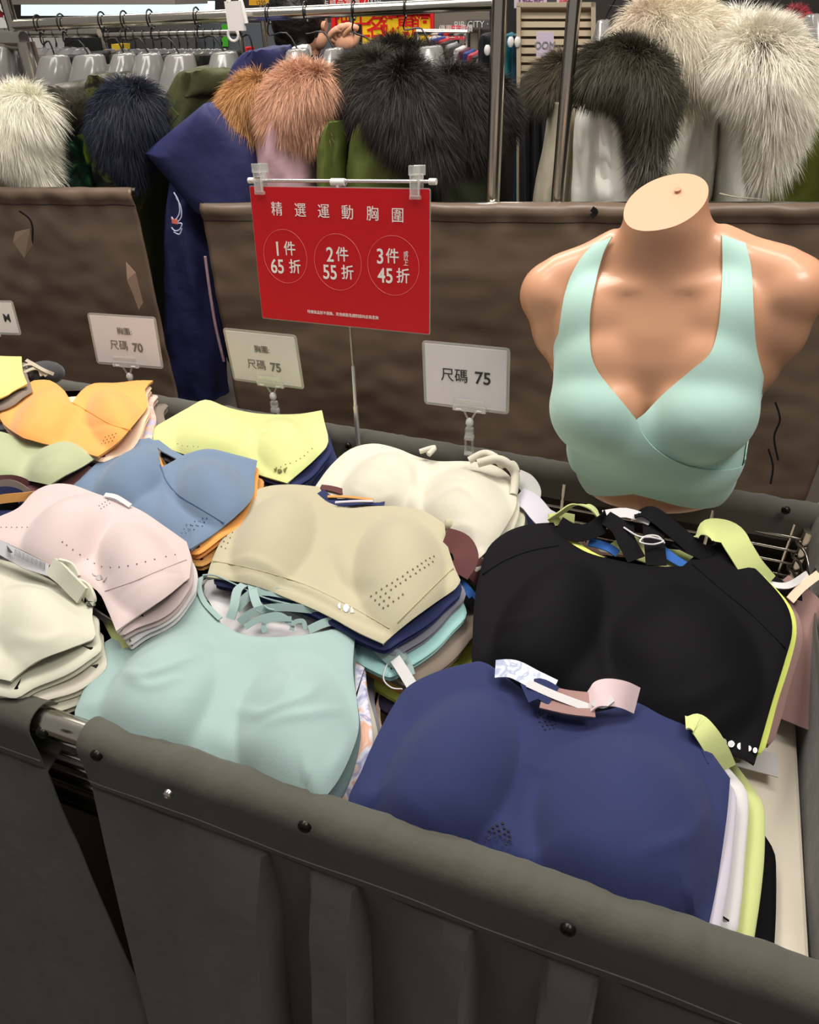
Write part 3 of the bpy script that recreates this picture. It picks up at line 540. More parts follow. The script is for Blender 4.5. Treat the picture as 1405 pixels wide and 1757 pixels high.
# ================================================================== MANNEQUIN BUST
M_skin = mat('mannequin_skin', (210, 156, 122), rough=.34, spec=.45, coat=.15)
MX, MY, MZ = .0, .93, .925
MR = Matrix.Translation((MX, MY, MZ)) @ Matrix.Rotation(math.radians(-7), 4, 'Y') @ Matrix.Rotation(math.radians(-3), 4, 'Z')
MRi = MR.inverted()
def ell(b, c, r, n=28, R=None):
    c = np.array(c); rings = []
    for i in range(1, n//2):
        p = math.pi*i/(n//2); rings.append([c+np.array((r[0]*math.sin(p)*math.cos(a), r[1]*math.sin(p)*math.sin(a), r[2]*math.cos(p))) for a in np.linspace(0, 2*PI, n, endpoint=False)])
    b.loft(rings)
def torso_form(fill=False):
    b = MB(); rings = []
    prof = [(-.004, .092, .070, .0), (.0, .097, .076, .0), (.03, .100, .077, 0), (.07, .108, .080, 0), (.12, .119, .084, 0), (.17, .127, .086, .002), (.21, .134, .084, .004), (.245, .136, .076, .008), (.275, .126, .064, .012), (.298, .100, .054, .014), (.318, .072, .05, .012), (.335, .056, .049, .008), (.36, .049, .049, .003)]
    for z, a, d, cy in prof: rings.append([(a*math.copysign(abs(math.cos(t))**.92, math.cos(t)), cy+d*math.copysign(abs(math.sin(t))**.92, math.sin(t)), z) for t in np.linspace(0, 2*PI, 48, endpoint=False)])
    b.loft(rings)
    b.tube([(0, .014, .28), (0, .006, .34), (-.002, -.002, .40), (-.004, -.01, .46)], [.052, .0475, .046, .0475], 36)
    for s in (-1, 1):
        b.tube([(s*.045, .012, .322), (s*.085, .012, .300), (s*.128, .010, .283)], [.034, .036, .040], 24)
        if not fill:
            ell(b, (s*.136, .008, .272), (.046, .048, .044)); ell(b, (s*.128, .008, .235), (.040, .050, .055)); ell(b, (s*.112, .006, .195), (.032, .05, .05))
        ell(b, (s*.060, -.058, .148), (.064, .066, .062)); ell(b, (s*.062, -.040, .185), (.060, .056, .075)); ell(b, (s*.070, -.012, .235), (.062, .058, .075))
        if not fill: b.tube([(s*.014, -.040, .292), (s*.05, -.040, .294), (s*.09, -.024, .296)], [.006, .008, .008], 12)
        ell(b, (s*.07, .06, .19), (.06, .035, .085))
    if fill:
        ell(b, (0, -.062, .120), (.085, .050, .062)); ell(b, (0, -.03, .07), (.112, .068, .075)); ell(b, (0, -.02, .03), (.104, .066, .05))
    o = b.build('form', None)
    md = o.modifiers.new('r', 'REMESH'); md.mode = 'VOXEL'; md.voxel_size = .0038
    md = o.modifiers.new('s', 'SMOOTH'); md.factor = .6; md.iterations = 34 if not fill else 60
    dg = bpy.context.evaluated_depsgraph_get(); me = bpy.data.meshes.new_from_object(o.evaluated_get(dg))
    bpy.data.objects.remove(o); return me
me_t = torso_form(); me_f = torso_form(True)
bm = bmesh.new(); bm.from_mesh(me_t)
pn = Vector((-.11, -.42, .90)).normalized()     # slanted cut of the neck
bmesh.ops.bisect_plane(bm, geom=bm.verts[:]+bm.edges[:]+bm.faces[:], plane_co=(0, -.004, .378), plane_no=pn, clear_outer=True)
ed = [e for e in bm.edges if e.is_boundary]; r_ = bmesh.ops.holes_fill(bm, edges=ed)
for f in bm.faces: f.smooth = True
for e in bm.edges:
    if any(len(f.verts) > 8 for f in e.link_faces): e.smooth = False
for f in bm.faces:
    if len(f.verts) > 8: f.smooth = False
bm.to_mesh(me_t); bm.free()
me_t.materials.append(M_skin)
mann = bpy.data.objects.new('mannequin_bust', me_t); COL.objects.link(mann); mann.matrix_world = MR
tag(mann, 'tan headless mannequin bust wearing the mint bra, standing on the back rail', 'mannequin')
cp = MB(); cp.disc((.010, .012, .3895), tuple(pn), .004, 10, .0006); c_ = cp.build('neck_cap', mat('cap_tan', (192, 144, 112), rough=.4), mann, smooth=False); c_.matrix_parent_inverse = Matrix.Identity(4)
bvh_f = BVHTree.FromPolygons([v.co.copy() for v in me_f.vertices], [tuple(p.vertices) for p in me_f.polygons])
def cast_px(px, py):
    o = MRi @ Vector(CAM); d = (MRi.to_3x3() @ Vector(ray(px, py))).normalized()
    h, n, i, ds = bvh_f.ray_cast(o, d)
    if h is None:                      # at the silhouette: nearest point to the ray
        best = None
        for t in np.linspace(.6, 1.3, 120):
            q = o+d*t; r = bvh_f.find_nearest(q)
            if best is None or r[3] < best[1]: best = (r[0], r[3])
        h = best[0]
    return math.atan2(h.x, -h.y), h.z
def shell(name, pts, off, material, parent, corners=(), g=.0035, th=.0016):
    out = []; k = len(pts)
    def uz(p):
        if p[0] == 'a': return (math.radians(p[1])*.11, p[2])
        t, z = cast_px(p[0], p[1]); return (t*.11, z)
    for i in range(k):
        p1, p2 = pts[i], pts[(i+1) % k]
        if p1[0] == 'a' or p2[0] == 'a':
            a, b_ = np.array(uz(p1)), np.array(uz(p2)); n = max(1, int(np.linalg.norm(b_-a)/.006)); out += [tuple(a+(b_-a)*j/n) for j in range(n)]
        else:
            p0 = pts[(i-1) % k]; p3 = pts[(i+2) % k]
            p0 = p1 if (p0[0] == 'a' or len(p1) > 2) else p0; p3 = p2 if (p3[0] == 'a' or len(p2) > 2) else p3
            A = [np.array(q[:2], float) for q in (p0, p1, p2, p3)]; n = max(1, int(np.linalg.norm(A[2]-A[1])/7))
            for j in range(n):
                t = j/n; q = .5*((2*A[1])+(-A[0]+A[2])*t+(2*A[0]-5*A[1]+4*A[2]-A[3])*t*t+(-A[0]+3*A[1]-3*A[2]+A[3])*t**3); out.append(uz((q[0], q[1])))
    v2, f = cdt(out, g); V = []
    for u, z in v2:
        th_ = u/.11; dr = Vector((math.sin(th_), -math.cos(th_), 0)); oo = dr*.5; oo.z = z
        h, n, i, ds = bvh_f.ray_cast(oo, -dr)
        if h is None: h, n, i, ds = bvh_f.find_nearest(Vector((dr.x*.05, dr.y*.05, z)))
        if n.dot(dr) < 0: n = -n
        V.append(tuple(h+n*off))
    o = mesh(name, V, f, material, parent)
    if parent is not None: o.matrix_parent_inverse = Matrix.Identity(4)
    if o.data.polygons[len(f)//2].normal.dot(Vector(o.data.polygons[len(f)//2].center)-Vector((0, 0, o.data.polygons[len(f)//2].center.z))) < 0: o.data.flip_normals()
    md = o.modifiers.new('t', 'SOLIDIFY'); md.thickness = th; md.offset = -1
    md = o.modifiers.new('b', 'EDGE_SPLIT'); md.split_angle = 1.0
    return o
mint = fab('mint', (184, 220, 208), sheen=.2, bump=.25); mint_e = fab('mint_edge', (196, 232, 216))
A_px = [(1024, 422, 1), (1055, 410, 1), (1038, 436), (1024, 485), (1014, 537), (1014, 588), (1020, 624), (1040, 659), (1065, 691), (1093, 722, 1), (1105, 744), (1127, 768), (1162, 788), (1206, 801), (1240, 804), (1270, 797), (1299, 777), ('a', 92, .085), ('a', 110, .08, 1), ('a', 112, .045, 1), ('a', 85, .05), (1275, 833),
        (1245, 857), (1206, 867), (1166, 863), (1127, 852), (1087, 842), (1048, 829), (1008, 816), (968, 792), ('a', -92, .085), ('a', -110, .08, 1), ('a', -110, .155, 1), ('a', -85, .175), ('a', -76, .20), (964, 572), (971, 525), (981, 478), (1000, 445)]
B_px = [(1277, 419, 1), (1288, 458), (1290, 517), (1295, 596), (1305, 640), (1320, 688), ('a', 92, .160), ('a', 110, .155, 1), ('a', 112, .07, 1), ('a', 88, .08), (1290, 800), (1210, 825), (1150, 806), (1110, 765), (1085, 728, 1), (1095, 717), (1107, 709), (1142, 675), (1186, 636), (1217, 608), (1231, 568), (1237, 517), (1239, 450), (1237, 405, 1)]
C_px = [('a', -110, .075, 1), ('a', -90, .08), (966, 784), (1008, 805), (1060, 825), (1110, 838, 1), (1087, 845), (1040, 849), (1008, 845), (985, 833), ('a', -85, .03), ('a', -110, .028, 1)]
bra_m = bpy.data.objects.new('sports_bra', None); COL.objects.link(bra_m); bra_m.matrix_world = MR
tag(bra_m, 'mint green crossover sports bra worn by the tan mannequin bust', 'sports bra')
shell('inner_cup', B_px, .0025, mint, bra_m); shell('hem_band', C_px, .0028, mint, bra_m); oa = shell('outer_cup', A_px, .0055, mint, bra_m)
# back of the bra: band round the torso and the crossing straps, seen from the side
shell('back_band', [('a', 108, .03, 1), ('a', 150, .03), ('a', 180, .03), ('a', 252, .03, 1), ('a', 252, .16, 1), ('a', 225, .15), ('a', 180, .13), ('a', 135, .15), ('a', 108, .16, 1)], .003, mint, bra_m)
for s in (-1, 1):
    P_ = [(s*.058, .012, .345), (s*.056, .045, .325), (s*.045, .078, .27), (s*.02, .092, .21), (s*.0, .094, .14)]
    r2 = MB().ribbon([Vector(p) for p in cr(P_, n=4)], .028, (1, 0, 0), .002).build('back_strap', mint, bra_m); r2.matrix_parent_inverse = Matrix.Identity(4)
# ================================================================== SIGNS
def text(body, size, mt, parent, loc, R, name='lettering', bold=0, align='CENTER', space=1, ext=.0002, xs=1):
    c = bpy.data.curves.new(name, 'FONT'); c.body = body; c.size = size; c.align_x = align; c.align_y = 'CENTER'; c.extrude = ext; c.offset = bold; c.space_character = space
    o = bpy.data.objects.new(name, c); COL.objects.link(o); c.materials.append(mt)
    M = Matrix.Identity(4)
    for i in range(3):
        for j in range(3): M[i][j] = R[j][i]*(xs if j == 0 else 1)
        M[i][3] = loc[i]
    o.parent = parent; o.matrix_parent_inverse = Matrix.Translation(parent.location).inverted(); o.matrix_basis = M
    return o
class Card:
    """flat card in the world: fitted plane through four measured corners"""
    def __init__(s, base, yaw, tilt, corners):
        n = np.array([math.sin(yaw), -math.cos(yaw)*math.cos(tilt), math.sin(tilt)]); n /= np.linalg.norm(n); s.n = n; s.p0 = np.array(base)
        q = [s.at(*c) for c in corners]; s.q = q
        ex = (q[1]-q[0])+(q[2]-q[3]); ex /= np.linalg.norm(ex); ey = (q[0]-q[3])+(q[1]-q[2]); ey -= ex*(ex @ ey); ey /= np.linalg.norm(ey)
        s.ex, s.ey = ex, ey; s.ez = np.cross(ex, ey); s.c = sum(q)/4
        s.w = (np.linalg.norm(q[1]-q[0])+np.linalg.norm(q[2]-q[3]))/2; s.h = (np.linalg.norm(q[0]-q[3])+np.linalg.norm(q[1]-q[2]))/2
    def at(s, x, y, lift=0): d = ray(x, y); return CAM+d*(((s.p0-CAM) @ s.n)/(d @ s.n))
    def P(s, u, v, w=0): return s.c+s.ex*u+s.ey*v+s.ez*w
    def R(s): return [s.ex, s.ey, s.ez]
    def Rm(s): return np.stack([s.ex, s.ey, s.ez], 1)
    def rounded(s, w, h, r, z, th, name, material, parent, **k):
        o = []
        for cx, cy, a0 in ((w/2-r, h/2-r, 0), (-w/2+r, h/2-r, PI/2), (-w/2+r, -h/2+r, PI), (w/2-r, -h/2+r, PI*1.5)):
            for a in np.linspace(a0, a0+PI/2, 5): o.append((cx+r*math.cos(a), cy+r*math.sin(a)))
        b = MB(); b.loft([[s.P(u, v, z) for u, v in o], [s.P(u, v, z+th) for u, v in o]]); return b.build(name, material, parent, smooth=False, **k)
# --- red A4 sign on its telescopic stand
redbase = atz(617, 765, .905)
rc = Card(redbase, math.radians(-4), math.radians(8), [(428, 320), (736, 325), (737, 573), (452, 545)])
red = empty('price_sign', redbase, 'red discount sign with white Chinese print and three circled offers, on telescopic stand', 'sign')
rc.rounded(rc.w, rc.h, .002, 0, .0012, 'card', M_red, red)
rb = rc.rounded(rc.w+.003, rc.h+.003, .003, -.0009, .0006, 'card_sleeve', M_laminate, red)
def rt(px, py, body, size, **k):
    p = rc.at(px, py)+rc.ez*.0016; return text(body, size, M_signw, red, p, rc.R(), **k)
for x, y, ch in ((476, 360, '精'), (516, 362, '選'), (556, 364, '運'), (597, 366, '動'), (640, 368, '胸'), (683, 371, '圍')): rt(x, y, ch, .0205)
for cx, cy, r, n1, n2 in ((490, 440, .0385, '1', '65'), (580, 450, .0395, '2', '55'), (675, 456, .0405, '3', '45')):
    c = rc.at(cx, cy)+rc.ez*.0016
    MB().tube([c+r*(rc.ex*math.cos(a)+rc.ey*math.sin(a)) for a in np.linspace(0, 2*PI, 64)],   .00022, 4, cap=False).build('circle_print', mat('pink_print', (244, 150, 150)), red)
    sx = -9 if n1 == '3' else 0
    rt(cx-13+sx, cy-12-(3 if n1 == '3' else 0), n1, .0285, bold=.00035, xs=.9); rt(cx+8+sx, cy-12-(3 if n1 == '3' else 0), '件', .0215, bold=.0002)
    rt(cx-13, cy+18, n2, .0285, bold=.00035, xs=.88); rt(cx+17, cy+19, '折', .0215, bold=.0002)
for i, ch in enumerate('或以上'): rt(697, 436+i*8, ch, .0078)
rt(588, 540, '特價貨品恕不退換，其他條款及細則請向店員查詢', .0056)
bar0, bar1 = rc.at(427, 310)+rc.ez*-.004, rc.at(743, 312)+rc.ez*-.004
MB().tube([bar0, bar1], .0024, 10).build('cross_bar', mat('satin_metal', (214, 212, 212), rough=.25, metal=.8), red)
for e, d in ((bar0, -1), (bar1, 1)): MB().tube([e-rc.ex*d*.007, e+rc.ex*d*.003], .0042, 10).build('end_cap', M_whiteplastic, red)
tj = rc.at(578, 313)+rc.ez*-.004
tb = MB(); tb.tube([tj-rc.ex*.011, tj+rc.ex*.011], .0052, 12); tb.tube([tj-rc.ey*.002, tj-rc.ey*.014], .0042, 12); tb.build('tee_joint', M_whiteplastic, red)
pole_top = tj-rc.ey*.014; foot = redbase+np.array((0, -.004, -.02)); v_ = foot-pole_top; v_ = v_-rc.ez*0
mid = pole_top+v_*.78; mid2 = pole_top+v_*.62
MB().tube([pole_top-rc.ez*.004, mid2-rc.ez*.002], .0020, 8).build('upper_pole', M_chrome, red); MB().tube([mid2-rc.ez*.002, mid], .0030, 8).build('middle_pole', MATS['satin_metal'], red); MB().tube([mid, foot], .0040, 10).build('lower_pole', MATS['satin_metal'], red)
def clip_at(px, py, par):
    p = rc.at(px, py); b = MB(); Rm = rc.Rm()
    for dz in (-.008, .004): b.box(p+rc.ez*(dz)+rc.ey*-.002, (.014, .028, .0022), Rm); b.box(p+rc.ez*(dz*1.4)+rc.ey*.016, (.017, .012, .0024), Rm)
    b.box(p+rc.ez*-.002+rc.ey*.002, (.009, .007, .010), Rm); b.box(p+rc.ez*.003+rc.ey*-.017, (.016, .005, .006), Rm)
    for s in (-1, 1): b.box(p+rc.ex*s*.006+rc.ez*.0062, (.0016, .030, .0016), Rm)
    o = b.build('clip', M_clear, par, smooth=False); md = o.modifiers.new('b', 'BEVEL'); md.width = .0006; md.segments = 2
    MB().tube([p-rc.ex*.004+rc.ey*.003+rc.ez*.005, p+rc.ex*.004+rc.ey*.003+rc.ez*.005], .0016, 8).build('spring', M_chrome, o)
clip_at(446, 309, red); clip_at(714, 315, red)
# --- size cards in laminate on clear clip stands
def sizecard(base, z, yaw, tilt, cs, lines, label, clipx, foot=None, ink=M_inkgrey):
    b = atz(*base, z); cd_ = Card(b, math.radians(yaw), math.radians(tilt), cs)
    e = empty('size_card', b, label, 'sign', 'size cards along the back rail')
    cd_.rounded(cd_.w, cd_.h, .006, -.0002, .0008, 'laminate_sleeve', M_laminate, e)
    cd_.rounded(cd_.w-.009, cd_.h-.008, .001, .0003, .0008, 'paper', M_paper, e)
    for (px, py, body, size, bold) in lines: text(body, size, ink, e, cd_.at(px, py)+cd_.ez*.0016, cd_.R(), bold=bold)
    # jaw: clear bar with hinge pins
    c0 = cd_.at(*clipx)
    j = MB(); j.box(c0+cd_.ez*.003, (.052, .010, .003), cd_.Rm()); j.box(c0+cd_.ez*-.003, (.048, .010, .003), cd_.Rm()); j.box(c0+cd_.ey*-.003, (.050, .004, .008), cd_.Rm()); j.box(c0+cd_.ey*.008+cd_.ez*.0025, (.046, .012, .0012), cd_.Rm())
    jo = j.build('clip_jaw', M_clear, e, smooth=False); md = jo.modifiers.new('b', 'BEVEL'); md.width = .0006; md.segments = 2
    pn_ = MB(); [pn_.tube([c0+cd_.ex*s*.012-cd_.ey*.002+cd_.ez*.004, c0+cd_.ex*s*.020-cd_.ey*.002+cd_.ez*.004], .0012, 6) for s in (-1, 1)]; pn_.build('hinge_pin', M_whiteplastic, jo)
    k = MB(); top = c0-cd_.ey*.004; q = top-np.array((0, 0, .016))
    for s in (-1, 1): k.tube([top+cd_.ex*s*.010, q+cd_.ex*s*.002], .0016, 8)
    k.build('yoke', M_clear, e)
    bl = MB(); ell(bl, q-np.array((0, 0, .004)), (.0062, .0058, .0075), 16); bl.build('ball_joint', M_whiteplastic, e)
    lg = MB(); q2 = q-np.array((0, 0, .012))
    lg.box(q2-np.array((0, 0, .006)), (.012, .008, .010)); lg.box(q2-np.array((0, 0, .018)), (.014, .009, .006))
    for s in (-1, 1): lg.box(q2+np.array((s*.0055, 0, -.030)), (.0022, .008, .034))
    lg.box(q2+np.array((0, 0, -.046)), (.013, .010, .003))
    lo = lg.build('clip_foot', M_clear, e, smooth=False); md = lo.modifiers.new('b', 'BEVEL'); md.width = .0008; md.segments = 2
    return cd_
sizecard((800, 775), .93, -4, 4, [(724, 583), (875, 598), (874, 711), (728, 693)], [(780, 645, '尺碼', .0215, .00005), (829, 650, '75', .0255, .0004)], 'white laminated size card reading 75 in dark print, beside the mannequin', (806, 700), ink=M_ink)
sizecard((462, 700), .93, -2, 0, [(382, 562), (508, 575), (523, 668), (401, 652)], [(450, 600, '胸圍:', .0135, 0), (441, 626, '尺碼', .0185, 0), (474, 631, '75', .021, .0006)], 'white laminated size card reading 75 in grey print, behind the lemon bra', (465, 658))
sizecard((222, 650), .95, 6, 8, [(150, 536), (266, 544), (282, 633), (166, 624)], [(214, 569, '胸圍:', .0135, 0), (205, 593, '尺碼', .0185, 0), (237, 597, '70', .021, .0006)], 'white laminated size card reading 70 above the orange bra', (217, 625))
sizecard((0, 600), .97, 6, 8, [(-88, 512), (22, 517), (37, 574), (-72, 572)], [(-40, 543, '尺碼', .02, 0), (13, 546, 'M', .021, .0003)], 'white laminated size card reading M at the far left edge', (-20, 573), ink=M_ink)
# ================================================================== STRAPS AND TAGS ON THE HEAPED BRAS
def free(pts, w, mt, par, sd, name='strap', n=6, th=.0016): return MB().ribbon(cr([atz(p[0], p[1], p[2]) for p in pts], n=n), w, sd, th).build(name, mt, par)
def W_(S, pts): return [S.hit(p[0], p[1], p[2]) if len(p) > 2 else S.hit(*p) for p in pts]
def strap(S, pts, w, mt, par, side=(0, 0, 1), name='strap', n=5, th=.0014):
    return MB().ribbon(cr(W_(S, pts), n=n), w, side, th).build(name, mt, par)
# aqua strappy back: hem facing and eight bands
drape('inner_lining', S3, [(350, 1000), (380, 992), (440, 1012), (520, 1038), (600, 1062), (580, 1090), (480, 1100), (400, 1096), (360, 1060)], white, g=.008, parent=bra3, lift=-.02)
fac = strap(S3, [(352, 990, .002), (375, 990, .004), (410, 1005, .003), (460, 1028, 0), (530, 1045, 0), (612, 1066, .004)], .016, aqua, bra3, (.2, .6, -.8), 'neck_facing')
strap(S3, [(345, 992, .003), (342, 1010, .002), (352, 1035, .001), (378, 1062, .001)], .006, aqua, bra3, (1, 0, 0), 'neck_binding')
for P_, w_, sd in (([(395, 1062, .0), (402, 1040, .008), (408, 1012, .012), (425, 1000, .010)], .011, (1, .2, 0)), ([(432, 1000, .012), (436, 1022, .012), (445, 1042, .010), (470, 1050, .006)], .010, (1, .2, 0)),
                   ([(405, 1045, .004), (440, 1015, .010), (500, 1022, .008), (560, 1045, .002)], .011, (0, .8, .6)), ([(410, 1068, .002), (440, 1048, .008), (490, 1042, .008), (570, 1050, .004)], .009, (0, .6, .8)),
                   ([(420, 1076, .0), (450, 1060, .006), (480, 1056, .006), (500, 1070, .0)], .007, (0, .7, .7)), ([(500, 1082, -.002), (505, 1068, .004), (520, 1066, .004), (524, 1080, -.002)], .005, (0, .7, .7)),
                   ([(530, 1081, -.002), (560, 1068, .003), (600, 1062, .002), (615, 1068, .002)], .010, (0, .8, .6)), ([(455, 1085, -.002), (452, 1070, .004), (470, 1062, .006), (500, 1062, .004)], .006, (0, .7, .7))):
    strap(S3, P_, w_, aqua, bra3, sd, 'back_strap')
strap(S3, [(612, 1066, .001), (640, 1095, -.004), (668, 1122, -.010), (690, 1140, -.016)], .020, aqua, bra3, (.6, .6, .5), 'side_strap')
strap(S3, [(622, 1070, -.002), (655, 1095, -.008), (690, 1130, -.016), (702, 1160, -.024)], .014, aqua, bra3, (.6, .6, .3), 'side_strap')
b = MB().tube(cr(W_(S3, [(664, 1140, -.012), (658, 1165, -.02), (672, 1180, -.024), (690, 1182, -.02)]), n=6), .0008, 6).build('tag_loop', white, bra3)
MB().ribbon(W_(S3, [(678, 1130, -.008), (694, 1155, -.012), (706, 1175, -.014)]), .012, (1, -.3, 0), .0012).build('care_tag', white, bra3)
# black: crossed straps, white card and loop
for P_, w_, sd in (([(958, 900, .004), (990, 915, .0), (1025, 905, .010), (1040, 885, .014)], .022, (.1, .8, .6)), ([(1038, 888, .014), (1062, 905, .012), (1078, 935, .006), (1092, 960, .0)], .022, (1, .1, 0)),
                   ([(1088, 884, .014), (1115, 880, .020), (1150, 905, .014), (1185, 935, .006)], .022, (.7, .7, .2)), ([(1118, 885, .014), (1122, 925, .006), (1126, 970, -.004)], .024, (1, .1, 0)),
                   ([(1160, 925, .006), (1190, 940, .006), (1215, 950, .002), (1225, 935, .006)], .02, (.2, .8, .5)), ([(1072, 895, .004), (1075, 920, .0)], .02, (1, 0, 0))):
    strap(S2, P_, w_, blackf, bra2, sd, 'back_strap')
MB().ribbon(cr(W_(S2, [(1035, 884, .012), (1075, 880, .014), (1116, 894, .014)]), n=4), .013, (.1, .9, .5), .0012).build('white_size_tab', white, bra2)
MB().tube(cr(W_(S2, [(1070, 905, .014), (1095, 920, .016), (1118, 922, .018), (1138, 928, .014), (1120, 934, .016), (1098, 930, .016), (1108, 920, .018), (1128, 920, .018), (1140, 932, .012)]), n=6), .0011, 6).build('cord_bow', white, bra2)
S2b = Surf(.935, .02, .78)
li = empty('folded_bra', atz(1000, 880, .93), 'neon lime bra with loose straps showing behind the black bra', 'sports bra')
free([(942, 893, .955), (962, 880, .965), (985, 866, .975), (1010, 870, .975), (1028, 885, .962)], .026, lime, li, (.2, .8, -.5), 'shoulder_strap')
free([(942, 893, .955), (965, 890, .948), (985, 893, .943)], .016, lime, li, (0, .7, .5), 'shoulder_strap')
free([(1192, 922, .962), (1215, 910, .97), (1250, 915, .97), (1268, 940, .962), (1290, 975, .945), (1315, 1005, .925)], .032, lime, li, (.6, .7, .3), 'shoulder_strap')
free([(1225, 905, .955), (1255, 922, .955), (1275, 950, .95)], .02, lime, li, (.5, .8, -.2), 'shoulder_strap')
free([(1060, 925, .935), (1100, 945, .935), (1150, 960, .935), (1200, 965, .93)], .04, lime, li, (0, 1, 0), 'back_panel')
for P_ in ([(1010, 930, .945), (1040, 938, .944), (1060, 950, .94)], [(1120, 930, .945), (1150, 955, .944), (1175, 970, .94)]): free(P_, .012, blue, li, (0, 1, .3), 'blue_strap')
# navy: elastic band, white edge, pink satin, flap
free([(850, 1148, 0.935), (880, 1148, 0.940), (915, 1165, 0.942), (950, 1182, 0.940)], .020, multi('printed_elastic', [(.4, (236, 236, 240)), (.55, (160, 172, 200)), (.7, (232, 232, 236))], 60, 2), bra1, (0, .9, .3), 'printed_elastic')
free([(905, 1172, 0.942), (940, 1188, 0.940), (975, 1202, 0.938), (1014, 1216, 0.935)], .008, white, bra1, (0, .9, .4), 'white_edge')
free([(900, 1190, 0.936), (925, 1182, 0.940), (950, 1195, 0.938)], .022, navy, bra1, (.2, .9, .3), 'back_flap')
free([(930, 1195, .935), (975, 1205, .935), (1020, 1210, .935)], .03, mauve, bra1, (0, 1, 0), 'inner_lining')
ps = empty('folded_bra', atz(1045, 1195, 0.922), 'pale pink satin bra peeping out above the navy bra', 'sports bra')
free([(1008, 1208, 0.932), (1025, 1192, 0.944), (1045, 1188, 0.948), (1070, 1192, 0.944), (1092, 1202, 0.932)], .026, fab('satin_pink', (232, 206, 208), rough=.4), ps, (.1, .8, .5), 'satin_strap')
free([(1015, 1205, 0.942), (1035, 1210, 0.940), (1052, 1200, 0.947)], .006, white, ps, (.1, .8, .5), 'loop')
# lime strap right of the navy bra
free([(1176, 1240, .93), (1196, 1242, .932), (1214, 1262, .928), (1232, 1292, .915), (1244, 1320, .90)], .022, lime, li, (.8, .5, .1), 'lower_strap')
# beige roll, navy piping inside its neckline, maroon strap
MB().tube(cr([S4.hit(764, 900, -.004), S4.hit(782, 903, -.006), S4.hit(792, 918, -.010), S4.hit(785, 930, -.014), S4.hit(768, 928, -.016)], n=5), .0075, 12).build('rolled_strap', beige, bra4)
mb_ = empty('folded_bra', atz(600, 855, 0.936), 'navy and gold piped bra peeping through the beige neckline', 'sports bra')
free([(548, 845, 0.952), (575, 862, 0.952), (620, 860, 0.952), (660, 862, 0.952)], .014, navy, mb_, (0, 1, 0.186), 'navy_strap'); free([(562, 852, 0.956), (600, 853, 0.958), (640, 858, 0.956)], .004, tan, mb_, (0, 1, 0.186), 'gold_piping')
free([(550, 836, 0.948), (575, 840, 0.948), (610, 852, 0.946)], .010, maroon, mb_, (0, 1, 0.186), 'maroon_strap'); free([(575, 862, 0.958), (610, 860, 0.959), (640, 860, 0.958)], .003, lav, mb_, (0, 1, 0.186), 'white_piping')
mr = empty('folded_bra', atz(800, 960, .93), 'maroon bra with twisted strap right of the beige bra', 'sports bra')
free([(762, 925, .955), (790, 935, .955), (800, 960, .95), (785, 985, .94)], .03, maroon, mr, (.8, .3, .3), 'twisted_strap'); free([(795, 955, .945), (815, 975, .935), (830, 990, .925)], .03, maroon, mr, (.3, .8, .3), 'strap')
free([(770, 985, .93), (800, 1010, .925), (815, 1030, .915)], .010, blue, mr, (.6, .6, .3), 'blue_print_band'); free([(775, 1000, .928), (800, 1025, .918), (812, 1042, .91)], .012, blackf, mr, (.6, .6, .3), 'black_band')
# creamy pile: gathered straps at its right shoulder
for P_, w_ in (([(805, 790, .975), (830, 778, .985), (850, 785, .985), (862, 800, .975)], .014), ([(820, 795, .978), (850, 788, .985), (870, 795, .98), (884, 815, .965), (880, 850, .95)], .016), ([(860, 800, .972), (880, 795, .972), (888, 810, .965)], .010), ([(720, 775, .968), (745, 768, .972), (735, 780, .968)], .01)):
    MB().tube(cr([atz(*q) for q in P_], n=5), w_*.38, 10).build('gathered_strap', cream, bra5)
gy = empty('folded_bra', atz(900, 870, .93), 'pale grey mesh bra between the creamy pile and mannequin', 'sports bra')
free([(882, 815, .94), (900, 825, .945), (912, 845, .94), (905, 870, .93)], .026, mat('mesh_grey', (196, 194, 190), rough=.6), gy, (.7, .5, .3), 'mesh_cup')
free([(888, 850, .94), (910, 862, .938), (930, 885, .93), (945, 895, .925)], .03, mat('mesh_lilac', (208, 204, 216), rough=.6), gy, (.6, .7, .2), 'mesh_panel')
# ivory pile: rolled strap bundle, hang tag
for P_, r_ in (([(88, 972, .975), (105, 985, .975), (125, 1005, .968), (142, 1022, .962)], .011), ([(100, 968, .978), (118, 975, .974), (130, 995, .968)], .008), ([(125, 1000, .966), (145, 1010, .962), (155, 1030, .955), (150, 1034, .952)], .008)):
    free(P_, r_*1.9, ivory, bra12, (.75, .35, .55), 'rolled_strap', n=8, th=.004)
tg = atz(20, 955, .985); hg = empty('hang_tag', tg, 'grey paper hang tag with black emblem between blush and ivory bras', 'tag')
q = [atz(-30, 912, .985), atz(0, 926, .985), atz(50, 950, .98), atz(84, 968, .975), atz(82, 988, .97), atz(40, 975, .972), atz(0, 952, .978), atz(-30, 938, .98)]
mesh('card', q+[p-np.array((0, 0, .001)) for p in q], [tuple(range(8))]+[(j, j+8, (j+1) % 8+8, (j+1) % 8) for j in range(8)], mat('tag_grey', (176, 176, 178)), hg, smooth=False)
tn = np.cross(q[1]-q[3], q[5]-q[3]); tn /= np.linalg.norm(tn); tn = tn*(1 if tn[2] > 0 else -1)
e_ = [atz(12, 936, .985), atz(22, 948, .9845), atz(18, 949, .9845), atz(14, 947, .985)]
mesh('emblem', [p+tn*.001 for p in e_]+[p for p in e_], [(0, 1, 2, 3)]+[(j, j+4, (j+1) % 4+4, (j+1) % 4) for j in range(4)], M_ink, hg, smooth=False)
bb = MB()
